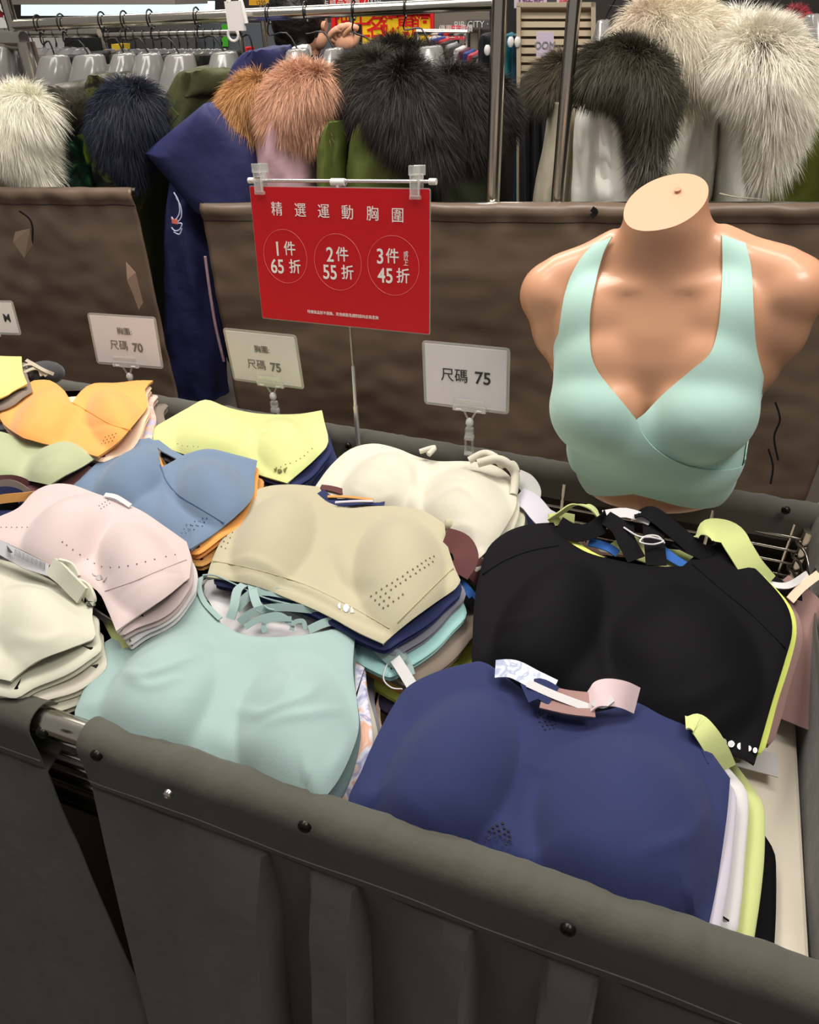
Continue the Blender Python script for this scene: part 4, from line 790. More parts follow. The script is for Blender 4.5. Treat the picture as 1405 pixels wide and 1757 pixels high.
for i in range(22):
    x = 27+i*2.4; y = 943+i*1.1; z = .9835-i*.0004; bb.tube([atz(x, y, z)+tn*.0008, atz(x-1, y+11, z-.0012)+tn*.0008], .00028 if i % 3 else .00045, 4)
bb.build('printed_lines', M_inkgrey, hg, kind='stuff')
# white strap on blush bra, left strap bundle
free([(180, 849, .978), (200, 853, .980), (224, 868, .976)], .006, white, bra11, (.3, .8, .4), 'white_strap')
bd = empty('strap_bundle', atz(20, 850, .95), 'bundle of navy, taupe and mustard bra straps at the left edge', 'bra straps')
for k, (P_, mt_) in enumerate((([(-30, 838, .965), (15, 830, .975), (45, 845, .965), (55, 870, .94)], taupe), ([(-30, 850, .965), (10, 842, .975), (35, 850, .965), (40, 870, .945)], navy), ([(-30, 862, .968), (5, 856, .975), (45, 852, .97), (60, 850, .96)], tan), ([(-30, 872, .958), (0, 868, .962), (30, 868, .95)], blackf), ([(-30, 826, .96), (20, 822, .968), (50, 832, .955)], maroon))):
    free(P_, .012, mt_, bd, (0, .5, .9), 'strap')
bg = empty('cloth_pouch', atz(75, 640, .95), 'dark grey pouch with pale straps behind the yellow bra', 'pouch')
b = MB(); ell(b, atz(78, 640, .965), (.035, .03, .02), 20); b.build('pouch_body', fab('pouch', (58, 60, 60)), bg)
for P_ in ([(40, 628, .985), (55, 625, .99), (75, 635, .985), (92, 642, .975)], [(40, 640, .98), (62, 632, .985), (80, 645, .975)], [(45, 618, .988), (65, 630, .985), (72, 645, .975)]): free(P_, .006, mat('strap_grey', (190, 182, 164)), bg, (.2, .8, .4), 'pale_strap')
# white coil loop right behind the black bra, size sticker, twist tie
ml = empty('folded_bra', atz(1340, 1000, .9), 'dusty mauve bra with black and white straps in the right corner', 'sports bra')
free([(1300, 975, .92), (1320, 990, .92), (1345, 1010, .915), (1375, 1020, .91)], .018, blackf, ml, (.4, .9, .1), 'black_strap')
free([(1310, 1000, .925), (1350, 1005, .925), (1385, 985, .925)], .008, white, ml, (.2, .9, .3), 'white_strap'); free([(1355, 1030, .915), (1375, 1008, .92), (1405, 985, .925)], .010, peach, ml, (.2, .9, .3), 'peach_strap')
free([(1330, 1005, .905), (1360, 1030, .90), (1385, 1060, .89), (1380, 1120, .87), (1368, 1200, .85), (1356, 1240, .84)], .045, mauve, ml, (1, .1, .1), 'cup')
b = MB(); ell(b, atz(1310, 993, .925), (.008, .008, .008), 14); b.build('white_bead', white, ml)
st_ = MB(); st_.box(atz(1290, 1302, .83), (.05, .03, .001)); st_.build('price_sticker', mat('sticker', (196, 192, 190), rough=.3), None, smooth=False, label='grey paper sticker lying by the lower right corner of the black bra', cat='sticker')
# ================================================================== BROWN PANELS BEHIND
def panel(name, xl, xr, ytop, off, label, zb=.45, nx=150, nz=60, seed=0, sag=None):
    r = empty(name, (rk(xl, ytop, off)+rk(xr, ytop, off))/2*np.array((1, 1, 0)), label, 'display panel')
    a = rk(xl, ytop, off); bq = rk(xr, ytop, off); v = []
    L = np.linalg.norm((bq-a)[:2])
    for i in range(nx+1):
        t = i/nx; p = a+(bq-a)*t; x = t*L
        zt = a[2]+(bq[2]-a[2])*t+.003*noise.noise(Vector((x*9, seed, 0)))+(sag(t) if sag else 0)
        for j in range(nz+1):
            s_ = j/nz; z = zt+(zb-zt)*s_
            y = .010*noise.noise(Vector((x*3.1, z*4.5, seed)))+.0035*noise.noise(Vector((x*4+z*3, z*12, seed+5)))+.003*noise.noise(Vector((x*16, z*26, seed+9)))
            y += -.007*math.exp(-((zt-z)/.014)**2)+(.006 if s_*(zt-zb) > .028 else 0)+(.012*max(0, 1-s_*7)*noise.noise(Vector((x*20, z*18, seed+3))))
            if j == 0: y += .012
            q = p+WN*y; v.append((q[0], q[1], z))
    n = nz+1
    o = mesh('leatherette_cover', v, [(i*n+j, i*n+j+1, (i+1)*n+j+1, (i+1)*n+j) for i in range(nx) for j in range(nz)], M_brown, r)
    md = o.modifiers.new('t', 'SOLIDIFY'); md.thickness = .004; md.offset = 0
    hem = MB().tube([np.array(v[i*n+3])-WN*.0022 for i in range(0, nx+1)], .0012, 6).build('hem_seam', mat('brown_seam', (62, 50, 42)), r)
    fr = MB(); c = np.array(v[0]); e = np.array(v[nx*n])
    fr.tube([c+WN*.02-(0, 0, .012), e+WN*.02-(0, 0, .012)], .010, 10); fr.build('top_tube', M_chrome, r)
    for q in (c+WD*.03, e-WD*.03): MB().tube([q+WN*.025-(0, 0, .01), (q[0]+WN[0]*.025, q[1]+WN[1]*.025, 0)], .010, 10).build('post', M_chrome, r)
    return r, v, n
pR, vR, nR = panel('screen', 342, 1560, 350, 0, 'brown leatherette panel behind the red sign and the mannequin', seed=2)
pL, vL, nL = panel('screen', -330, 222, 323, 0.02, 'brown leatherette panel with a torn flap at the upper left', seed=8, nx=110)
def gore(px_list, off, material, name, parent, w=.006):
    return MB().ribbon(cr([rk(x, y, off) for x, y in px_list], n=5), w, WD, .0015).build(name, material, parent)
gore([(33, 362), (50, 375), (56, 392), (55, 420)], -.016, M_dark, 'tear', pL, .004)
v = [rk(26, 398, -.02), rk(52, 392, -.014), rk(57, 420, -.016), rk(42, 443, -.035), rk(22, 415, -.03)]
mesh('torn_flap', [p for p in v]+[p+WN*.002 for p in v], [(0, 1, 2, 3, 4)]+[(j, j+5, (j+1) % 5+5, (j+1) % 5) for j in range(5)], M_brown, pL, smooth=False)
v = [rk(216, 450, -.02), rk(232, 468, -.014), rk(245, 520, -.016), rk(238, 532, -.02), rk(226, 500, -.03), rk(218, 480, -.03)]
mesh('torn_flap', [p for p in v]+[p+WN*.002 for p in v], [tuple(range(6))]+[(j, j+6, (j+1) % 6+6, (j+1) % 6) for j in range(6)], mat('brown_pale', (150, 124, 106), rough=.4), pL, smooth=False)
for pts in ([(1330, 690), (1338, 720), (1328, 750), (1335, 790)], [(1318, 770), (1326, 800), (1322, 830)]): gore(pts, -.03, M_dark, 'tear', pR, .004)
gore([(1015, 358), (1022, 364), (1014, 372)], -.02, M_dark, 'tear', pR, .01)
# cupboard-dark cloth under the gap between the panels
# ================================================================== FUR
def furmat(name):
    if name in MATS: return MATS[name]
    m = bpy.data.materials.new(name); m.use_nodes = True; nt = m.node_tree; b = nt.nodes['Principled BSDF']; b.inputs['Roughness'].default_value = .55; b.inputs['Specular IOR Level'].default_value = .35
    a = nt.nodes.new('ShaderNodeAttribute'); a.attribute_name = 'fur_colour'; nt.links.new(a.outputs['Color'], b.inputs['Base Color']); MATS[name] = m; return m
M_fur = furmat('fur')
def fur(path, off, root, tip, n=5000, length=.045, parent=None, name='fur_trim', comb=(0, 0, -.9), part=None, width=.00075, bands=None, spots=None, under=None):
    """thick fur: undercoat tube and thousands of tapering strands"""
    n = int(n*2.4)
    C0 = [rk(p[0], p[1], off) for p in path]; sc = [np.linalg.norm(c-CAM)/F*1.04 for c in C0]
    Rr = [max(p[2]*s_-length*.55, p[2]*s_*.35) for p, s_ in zip(path, sc)]
    T = np.array(cr([np.append(c, r) for c, r in zip(C0, Rr)], n=8)); c, r = T[:, :3], np.maximum(T[:, 3], .004)
    ub = MB()
    for k in range(0, len(c), 3): ell(ub, c[k], (r[k]*.86,)*3, 14)
    uo = ub.build(name, under or mat('undercoat_%d_%d_%d' % root, tuple(int(x*.75) for x in root), rough=.9), parent)
    wgt = r**2; idx = RNG.choice(len(c), size=n*3, p=wgt/wgt.sum()); D = RNG.normal(size=(n*3, 3)); D /= np.linalg.norm(D, axis=1)[:, None]
    P = c[idx]+D*r[idx][:, None]*.84
    dist = np.min([np.linalg.norm(P-c[k], axis=1)-.78*r[k] for k in range(0, len(c), 2)], axis=0)
    ok = (dist > -.004) & ((D @ WN) < .45); P, D, idx = P[ok][:n], D[ok][:n], idx[ok][:n]; m_ = len(P)
    cl = np.array([[noise.noise(Vector((p[0]*38, p[1]*38, p[2]*38+k*7))) for k in range(3)] for p in P])
    comb = np.array(comb, float)
    pv = (P-rk(part[0], part[1], off-.04)) if part else D*0
    if part: pv /= (np.linalg.norm(pv, axis=1)[:, None]+.02)
    L = length*(.6+.8*RNG.random(m_))*(1-.45*np.clip(D[:, 2]*1.3, 0, 1)); d0 = D*1.0+cl*.5+RNG.normal(size=(m_, 3))*.22+comb*.3+pv*.3
    d0 /= np.linalg.norm(d0, axis=1)[:, None]; d1 = d0+comb*.4+pv*.2+cl*.3; d1 /= np.linalg.norm(d1, axis=1)[:, None]; d2 = d1+comb*.6+RNG.normal(size=(m_, 3))*.1; d2 /= np.linalg.norm(d2, axis=1)[:, None]
    k0 = P; k1 = k0+d0*L[:, None]*.35; k2 = k1+d1*L[:, None]*.35; k3 = k2+d2*L[:, None]*.35
    vd = P-CAM; side = np.cross(d1, vd)+RNG.normal(size=(m_, 3))*.5*np.linalg.norm(vd, axis=1)[:, None]*.5; side /= np.linalg.norm(side, axis=1)[:, None]
    w = width*(.7+.6*RNG.random(m_))[:, None]
    V = np.stack([k0-side*w*.5, k0+side*w*.5, k1-side*w*.5, k1+side*w*.5, k2-side*w*.35, k2+side*w*.35, k3], 1).reshape(-1, 3)
    base = (np.arange(m_)*7)[:, None]
    tri = np.array([[0, 1, 3], [0, 3, 2], [2, 3, 5], [2, 5, 4], [4, 5, 6]]); Fc = (base[:, :, None]+tri[None]).reshape(-1, 3)
    me = bpy.data.meshes.new(name); me.vertices.add(len(V)); me.vertices.foreach_set('co', V.ravel()); me.loops.add(Fc.size); me.loops.foreach_set('vertex_index', Fc.ravel().astype(np.int32))
    me.polygons.add(len(Fc)); me.polygons.foreach_set('loop_start', (np.arange(len(Fc))*3).astype(np.int32)); me.polygons.foreach_set('loop_total', np.full(len(Fc), 3, np.int32)); me.update(); me.validate()
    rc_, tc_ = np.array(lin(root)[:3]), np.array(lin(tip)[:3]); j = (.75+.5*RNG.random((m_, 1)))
    if bands: 
        zz = P[:, 2]; bnd = np.zeros(m_)
        for y, hw in bands: zb = rk(path[0][0], y, off)[2]; bnd = np.maximum(bnd, np.exp(-((zz-zb)/hw)**2))
        tcx = tc_*(1-bnd[:, None])+np.array(lin((150, 146, 138))[:3])*bnd[:, None]
    else: tcx = np.repeat(tc_[None], m_, 0)
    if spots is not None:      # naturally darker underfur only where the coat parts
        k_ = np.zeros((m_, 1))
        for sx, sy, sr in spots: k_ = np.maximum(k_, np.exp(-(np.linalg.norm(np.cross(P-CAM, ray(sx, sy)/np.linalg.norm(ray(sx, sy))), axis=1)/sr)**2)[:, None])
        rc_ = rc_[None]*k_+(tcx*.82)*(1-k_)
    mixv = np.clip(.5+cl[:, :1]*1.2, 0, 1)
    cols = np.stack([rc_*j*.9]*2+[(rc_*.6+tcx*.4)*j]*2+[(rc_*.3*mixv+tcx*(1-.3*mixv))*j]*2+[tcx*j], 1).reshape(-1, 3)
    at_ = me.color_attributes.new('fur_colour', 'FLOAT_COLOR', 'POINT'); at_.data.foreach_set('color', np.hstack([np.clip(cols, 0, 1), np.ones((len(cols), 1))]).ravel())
    me.materials.append(M_fur)
    o = bpy.data.objects.new('fur_strands', me); COL.objects.link(o); tag(o, kind='stuff'); o.parent = uo; o.matrix_parent_inverse = (Matrix.Translation(parent.location) if parent else Matrix.Identity(4)).inverted()
    uo.matrix_parent_inverse = Matrix.Translation(parent.location).inverted() if parent else Matrix.Identity(4)
    o.matrix_parent_inverse = Matrix.Identity(4)
    return uo
def rows(rw, off, depth, material, name, parent, fold=.05, k=7, seed=0, n=56, sub=5):
    """garment body lofted from measured rows (y, left, right[, depth])"""
    R_ = [np.array((r[0], r[1], r[2], r[3] if len(r) > 3 else depth)) for r in rw]; R_ = cr(R_, n=sub); rings = []
    for q in R_:
        a, b_ = rk(q[1], q[0], off), rk(q[2], q[0], off); c = (a+b_)/2; hw = abs((b_-a) @ WD)/2; z = c[2]; ring = []
        for th in np.linspace(0, 2*PI, n, endpoint=False):
            ca, sa = math.cos(th), math.sin(th)
            f = 1+fold*(math.sin(k*th+seed+z*3+1.5*noise.noise(Vector((seed, z*6, 0))))*.5+.9*noise.noise(Vector((ca*2.2+seed, sa*2.2, z*9)))+.5*noise.noise(Vector((ca*5+seed, sa*5, z*22))))
            p = c+WD*hw*ca*(1+(f-1)*.35)+WN*q[3]*sa*f; ring.append((p[0], p[1], z+.004*noise.noise(Vector((ca*3, sa*3, seed)))))
        rings.append(ring)
    return MB().loft(rings).build(name, material, parent)
def coat(nm, label, at, cat='coat', group=None): return empty(nm, at, label, cat, group)
def cfab(n, rgb, **k): a = dict(rough=.65, spec=.3, var=.1, vscale=7, wrinkle=.5, wscale=14, bump=.3); a.update(k); return mat('coat_'+n, rgb, **a)
Cnavy = cfab('navy', (44, 47, 90)); Colive = cfab('olive', (70, 74, 44)); Cgreen = cfab('green', (96, 108, 52)); Cdgreen = cfab('dark_green', (50, 56, 36)); Cpink = cfab('pink', (212, 172, 182), rough=.5)
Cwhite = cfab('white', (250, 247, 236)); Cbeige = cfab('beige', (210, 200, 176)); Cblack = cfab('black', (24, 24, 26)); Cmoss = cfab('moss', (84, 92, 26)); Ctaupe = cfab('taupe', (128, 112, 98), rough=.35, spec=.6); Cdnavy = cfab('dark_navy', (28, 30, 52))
Cshim = multi('shimmer_cloth', [(.3, (44, 42, 36)), (.5, (84, 80, 66)), (.62, (52, 50, 40)), (.75, (120, 116, 100))], 60, 4, .4, .3); Ccamo = multi('camouflage', [(.3, (16, 28, 22)), (.45, (20, 60, 44)), (.5, (16, 24, 20)), (.62, (24, 84, 60)), (.7, (150, 176, 40))], 24, 0, .5, 0, 1)
Cseq = multi('sequin_cloth', [(.35, (22, 24, 20)), (.5, (36, 38, 30)), (.6, (96, 100, 52)), (.7, (24, 24, 22)), (.8, (150, 150, 130))], 34, 3, .4)
def A_(x, y, off): p = rk(x, y, off); return (p[0], p[1], .3)
LOW = 600
# -- front rack, left to right
OF = .30
c = coat('hooded_coat', 'dark navy coat at the far left edge of the front rack', A_(0, 300, OF)); rows([(235, -50, 5), (260, -60, 14), (330, -60, 22), (LOW, -30, 70)], OF, .16, Cdnavy, 'body', c, seed=1)
c = coat('hooded_coat', 'shiny taupe coat with a big cream fur hood on front rack', A_(50, 300, OF)); rows([(215, 20, 70), (255, 12, 88), (330, 18, 98), (LOW, 70, 130)], OF+.02, .17, Ctaupe, 'body', c, seed=2, fold=.12)
fur([(58, 178, 34), (28, 192, 42), (28, 225, 42), (46, 262, 34), (66, 292, 20), (78, 316, 10)], OF-.20, (215, 205, 175), (255, 250, 228), 9000, .06, c, comb=(.35, 0, -.9), part=(95, 150), spots=[], under=mat('under_cream', (226, 218, 194), rough=.9))
c = coat('hooded_coat', 'dark shimmering patterned hood beside the cream fur', A_(120, 300, OF)); rows([(141, 116, 124), (144, 107, 132), (152, 99, 140), (172, 94, 150), (200, 93, 150), (225, 94, 138), (250, 94, 128), (330, 102, 134), (LOW, 140, 170)], OF-.10, .08, Cshim, 'body', c, seed=3, fold=.12)
c = coat('hooded_coat', 'green and yellow camouflage print coat next to navy fur', A_(160, 300, OF)); rows([(192, 148, 166), (205, 135, 176), (235, 126, 182), (280, 134, 190), (330, 148, 198), (LOW, 190, 230)], OF+.0, .14, Ccamo, 'body', c, seed=4, fold=.1)
c = coat('hooded_coat', 'dark sequinned coat with a navy blue fur hood', A_(230, 300, OF)); rows([(120, 190, 240), (150, 160, 300), (200, 165, 300), (280, 188, 262), (360, 218, 268), (450, 235, 285), (LOW, 250, 300)], OF+.05, .15, Cseq, 'body', c, seed=5, fold=.1)
fur([(238, 176, 44), (212, 190, 48), (210, 228, 46), (222, 262, 34), (228, 290, 18)], OF-.14, (12, 14, 22), (30, 36, 56), 8500, .05, c, comb=(0, 0, -1), part=(235, 145))
c = coat('hooded_coat', 'dark grey green hooded coat behind the navy fur', A_(200, 300, OF+.1)); rows([(108, 198, 226), (116, 175, 250), (140, 158, 270), (180, 155, 280), (LOW, 240, 290)], OF+.16, .14, cfab('grey_green', (72, 74, 62)), 'body', c, seed=6, fold=.12)
c = coat('hooded_coat', 'dark khaki hooded coat between navy fur and olive coat', A_(290, 300, OF+.1)); rows([(123, 272, 302), (135, 255, 318), (160, 250, 322), (190, 262, 318), (LOW, 270, 310)], OF+.12, .14, cfab('khaki', (78, 82, 52)), 'body', c, seed=7, fold=.1)
c = coat('parka', 'olive green parka with a buttoned collar strap', A_(300, 350, OF)); rows([(113, 345, 398), (120, 326, 412), (145, 312, 415), (190, 292, 410), (240, 262, 400), (300, 246, 350), (370, 246, 305), (450, 258, 300), (540, 272, 305), (LOW, 280, 310)], OF+.06, .16, Colive, 'body', c, seed=8, fold=.1)
rows([(114, 350, 395), (122, 330, 408), (138, 318, 412), (150, 312, 410), (156, 314, 400)], OF+.02, .12, Colive, 'collar', c, seed=9, fold=.04)
MB().ribbon(cr([rk(x, y, OF-.13) for x, y in ((300, 190), (283, 212), (262, 240), (252, 262), (248, 290))], n=5), .022, WD, .005).build('strap', Colive, c)
bt = MB(); bt.disc(rk(290, 197, OF-.136), -WN, .0075, 18, .0015); bt.disc(rk(290, 197, OF-.139), -WN, .0035, 12, .001); bt.build('button', mat('bronze', (98, 84, 62), rough=.3, metal=.6), c)
# navy hooded coat hanging in the gap between the panels
c = coat('hooded_coat', 'royal navy coat with large hood hanging between the two brown panels', A_(335, 500, .12))
rows([(255, 300, 400), (300, 292, 400), (360, 292, 350), (450, 288, 364), (560, 285, 378), (640, 283, 386), (672, 283, 390)], .17, .06, Cnavy, 'body', c, seed=10, fold=.16, k=5)
rows([(176, 356, 364, .03), (190, 338, 384, .05), (215, 306, 408), (240, 276, 428), (259, 253, 438), (264, 252, 440), (285, 270, 444), (310, 292, 444), (335, 314, 444), (358, 334, 444)], .14, .055, Cnavy, 'hood', c, seed=11, fold=.05, k=3, sub=2)
MB().tube(cr([rk(x, y, .10) for x, y in ((352, 440), (360, 500), (370, 560), (384, 620))], n=4), .0035, 6).build('pink_piping', Cpink, c)
em = MB(); wht = mat('emblem_pale', (196, 200, 226)); ob = .085
for pts in ([(298, 330), (306, 345), (308, 365), (300, 378), (294, 372)], [(302, 338), (310, 355), (311, 372), (304, 382)], [(294, 375), (302, 382), (312, 384), (308, 394), (300, 396), (294, 390)], [(298, 398), (308, 402), (312, 392)]): em.tube(cr([rk(x, y, ob) for x, y in pts], n=5), .0016, 6)
em.build('emblem', wht, c); MB().ribbon([rk(295, 379, ob-.001), rk(305, 381, ob-.001)], .010, (0, 0, 1), .002).build('emblem_patch', coral, c)
c = coat('hooded_coat', 'navy coat with orange-brown fur trim on the front rack', A_(440, 300, OF)); rows([(82, 448, 482), (92, 428, 488), (115, 408, 490), (160, 395, 480), (220, 385, 470), (330, 390, 470), (LOW, 400, 480)], OF+.05, .13, Cnavy, 'body', c, seed=12)
fur([(440, 150, 32), (412, 172, 32), (412, 195, 30), (432, 222, 24)], OF-.13, (128, 82, 44), (214, 160, 104), 5500, .05, c, comb=(0, 0, -.8), part=(470, 140))
c = coat('hooded_coat', 'pale pink coat with rosy brown fur hood', A_(500, 300, OF)); rows([(196, 478, 520), (206, 462, 535), (222, 452, 544), (250, 446, 548), (285, 444, 553), (330, 448, 556), (LOW, 470, 560)], OF-.09, .11, Cpink, 'body', c, seed=13, fold=.14, k=5)
fur([(550, 140, 38), (505, 158, 48), (492, 188, 44), (498, 216, 36), (552, 205, 34)], OF-.14, (140, 92, 66), (224, 172, 140), 9500, .05, c, comb=(0, 0, -.85), part=(540, 110))
c = coat('hooded_coat', 'moss green coat beside the pink coat', A_(580, 300, OF)); rows([(200, 574, 602), (215, 562, 606), (235, 555, 607), (260, 551, 606), (300, 549, 606), (335, 552, 604), (LOW, 560, 610)], OF-.10, .10, Cgreen, 'body', c, seed=14, fold=.12, k=5)
fur([(640, 122, 42), (605, 142, 40), (596, 182, 34), (620, 205, 32)], OF-.10, (14, 12, 10), (60, 54, 44), 7000, .055, c, comb=(-.2, 0, -.7), part=(660, 110))
c = coat('hooded_coat', 'olive green coat under the largest black fur hood', A_(660, 300, OF)); rows([(200, 622, 680), (215, 610, 700), (235, 603, 716), (260, 600, 725), (330, 596, 742), (LOW, 610, 740)], OF-.10, .11, Cgreen, 'body', c, seed=15, fold=.12, k=5)
fur([(645, 170, 44), (695, 160, 62), (702, 195, 62), (725, 232, 52), (745, 260, 36), (752, 284, 20)], OF-.17, (10, 8, 8), (42, 37, 36), 13000, .06, c, comb=(.1, 0, -.9), part=(705, 120))
c = coat('hooded_coat', 'dark green coat with grey-black fur behind the price sign', A_(780, 300, OF)); rows([(230, 720, 800), (280, 700, 825), (355, 705, 845), (LOW, 720, 840)], OF+.02, .13, Cdgreen, 'body', c, seed=16, fold=.1)
fur([(700, 88, 28), (665, 108, 42), (735, 120, 44)], OF+.04, (18, 16, 14), (62, 56, 46), 7000, .055, c, comb=(-.1, 0, -.5), part=(700, 60))
fur([(770, 150, 42), (805, 160, 48), (808, 212, 46), (800, 250, 38)], OF-.04, (12, 10, 10), (44, 39, 36), 8500, .055, c, comb=(.3, 0, -.9), part=(760, 110))
c = coat('hooded_coat', 'black fur-trimmed coat just right of the rack post', A_(860, 300, OF+.1)); rows([(200, 845, 885), (355, 842, 880), (LOW, 850, 880)], OF+.12, .1, Cblack, 'body', c, seed=17); fur([(858, 150, 24), (862, 185, 28), (860, 222, 20)], OF+.06, (16, 15, 14), (56, 50, 46), 3500, .045, c, comb=(.3, 0, -.8))
# -- right rack
OR = .26
c = coat('long_coat', 'beige coat with grey fur left of the right-hand post', A_(940, 300, OR)); rows([(165, 950, 966), (185, 942, 985), (250, 932, 985), (360, 912, 975), (LOW, 900, 970)], OR+.06, .13, Cbeige, 'body', c, seed=18); fur([(962, 112, 22), (950, 130, 28), (945, 150, 24)], OR-.02, (40, 36, 30), (96, 88, 70), 4000, .05, c, comb=(-.3, 0, -.6))
c = coat('long_coat', 'white coat with dark brown-black fur hood and ringed tail', A_(1035, 300, OR)); rows([(150, 1020, 1060), (165, 1000, 1074), (200, 990, 1084), (250, 986, 1090), (300, 984, 1094), (360, 980, 1094), (LOW, 975, 1090)], OR-.04, .14, Cwhite, 'body', c, seed=19, fold=.22, k=5)
rows([(175, 1025, 1060), (200, 1015, 1074), (260, 1010, 1086), (330, 1004, 1092), (360, 1002, 1094)], OR-.13, .06, Cwhite, 'sleeve', c, seed=24, fold=.1)
fur([(1012, 125, 36), (1045, 108, 42), (1082, 112, 46), (1112, 142, 44), (1116, 180, 38), (1114, 222, 32), (1112, 262, 24), (1110, 288, 18)], OR-.18, (13, 11, 10), (72, 68, 52), 14000, .05, c, comb=(-.1, 0, -.8), part=(1120, 90), bands=[(248, .006), (268, .006)])
c = coat('long_coat', 'white coat with broad cream fur hood, tallest on the right rack', A_(1180, 300, OR)); rows([(130, 1190, 1215), (155, 1178, 1222), (190, 1160, 1228), (250, 1142, 1228), (320, 1126, 1220), (360, 1118, 1215), (LOW, 1110, 1210)], OR+.02, .13, Cwhite, 'body', c, seed=20, fold=.22, k=5)
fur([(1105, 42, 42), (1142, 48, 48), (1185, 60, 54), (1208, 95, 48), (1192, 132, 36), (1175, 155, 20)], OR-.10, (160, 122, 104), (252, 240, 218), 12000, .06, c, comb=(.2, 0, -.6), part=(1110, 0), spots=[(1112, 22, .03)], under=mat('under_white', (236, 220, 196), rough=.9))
c = coat('long_coat', 'white canvas coat with long white fur collar, right of the mannequin neck', A_(1265, 300, OR)); rows([(160, 1255, 1280), (172, 1240, 1294), (195, 1234, 1300), (260, 1230, 1304), (360, 1224, 1308), (LOW, 1220, 1300)], OR-.04, .13, Cwhite, 'body', c, seed=21, fold=.18, k=5)
MB().tube(cr([rk(x, y, OR-.18) for x, y in ((1234, 332), (1262, 338), (1285, 340), (1306, 342))], n=4), .0015, 6).build('hem_seam', Cbeige, c)
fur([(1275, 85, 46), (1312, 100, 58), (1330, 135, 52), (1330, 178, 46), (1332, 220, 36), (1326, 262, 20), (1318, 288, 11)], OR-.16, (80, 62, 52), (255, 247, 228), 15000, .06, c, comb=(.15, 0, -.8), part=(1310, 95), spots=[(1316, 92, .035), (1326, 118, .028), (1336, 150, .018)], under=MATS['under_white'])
fur([(1262, 55, 38), (1248, 85, 36), (1262, 130, 32)], OR-.06, (200, 188, 168), (252, 246, 232), 5000, .06, c, comb=(-.2, 0, -.5), name='inner_fur_trim', spots=[], under=MATS['under_white'])
c = coat('parka', 'moss green coat at the right edge', A_(1400, 300, OR)); rows([(140, 1390, 1450), (190, 1368, 1470), (250, 1345, 1480), (310, 1322, 1480), (365, 1302, 1480), (LOW, 1290, 1460)], OR+.04, .16, Cmoss, 'body', c, seed=22, fold=.1)
fur([(1405, 85, 30), (1402, 120, 32), (1400, 150, 24)], OR+.02, (26, 22, 22), (70, 60, 58), 3500, .045, c)
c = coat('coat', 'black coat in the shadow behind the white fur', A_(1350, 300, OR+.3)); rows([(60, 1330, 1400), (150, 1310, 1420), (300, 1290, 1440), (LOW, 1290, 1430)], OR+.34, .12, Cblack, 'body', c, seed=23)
pm = empty('fur_bobble', rk(1366, 34, OR+.12), 'dark red fur bobble hanging on the right rack', 'fur bobble'); fur([(1360, 30, 15), (1370, 34, 16)], OR+.12, (90, 26, 34), (170, 60, 70), 1500, .035, pm)
# ================================================================== RACKS AND HANGERS
def rack(name, label, bars, posts, r=.0125):
    e = empty(name, (bars[0][0]*np.array((1, 1, 0))), label, 'clothes rack')
    for a, b_ in bars: MB().tube([a, b_], r, 16).build('bar', M_chrome, e)
    for a in posts: MB().tube([a, (a[0], a[1], .0)], r*1.05, 16).build('post', M_chrome, e)
    return e
OB = .33
bl, br_ = rk(22, 44, OB), rk(853, 6, OB); zb = (bl[2]+br_[2])/2
rack('clothes_rack', 'chrome clothes rack with the long top bar across the upper left', [(bl, br_)], [])
_fr = rk(857, 14, .05)
MB().tube([br_, _fr+(0, 0, .0)], .0125, 16).build('end_bar', M_chrome, bpy.data.objects['clothes_rack'])
MB().tube([_fr+(0, 0, .14), (_fr[0], _fr[1], 0)], .0145, 20).build('post', M_chrome, bpy.data.objects['clothes_rack'])
MB().tube([bl+(0, 0, -.01), bl+(0, 0, .12)], .013, 16).build('post_top', M_chrome, bpy.data.objects['clothes_rack'])
rp = rk(982, 40, .04); rack('clothes_rack', 'chrome rack at right, its near post left of the dark fur', [(rp+(0, 0, .13), rp+(0, 0, .13)+WN*.0+WD*1.4)], [rp+(0, 0, .13)])
lp = rk(45, 75, .10); rack('clothes_rack', 'thick chrome rack end at the upper left corner', [(rk(-60, 68, .36), rk(42, 70, .36))], [rk(43, 72, .36)], .021)
b2l, b2r = rk(176, 62, 1.25), rk(412, 56, 1.25); rack('clothes_rack', 'thin distant chrome rack full of grey hangers', [(b2l, b2r)], [b2r, b2l], .010)
b3l, b3r = rk(-40, 56, .95), rk(170, 56, .95); rack('clothes_rack', 'dark steel rail behind the left hangers', [(b3l, b3r)], [b3l], .014)
M_hang = mat('hanger_grey', (124, 122, 119), rough=.15, spec=.5, alpha=.94)
HG = 'grey plastic hangers on the racks'
def barpt(x, off): 
    t = (x-22)/(853-22); p = bl+(br_-bl)*t; return p
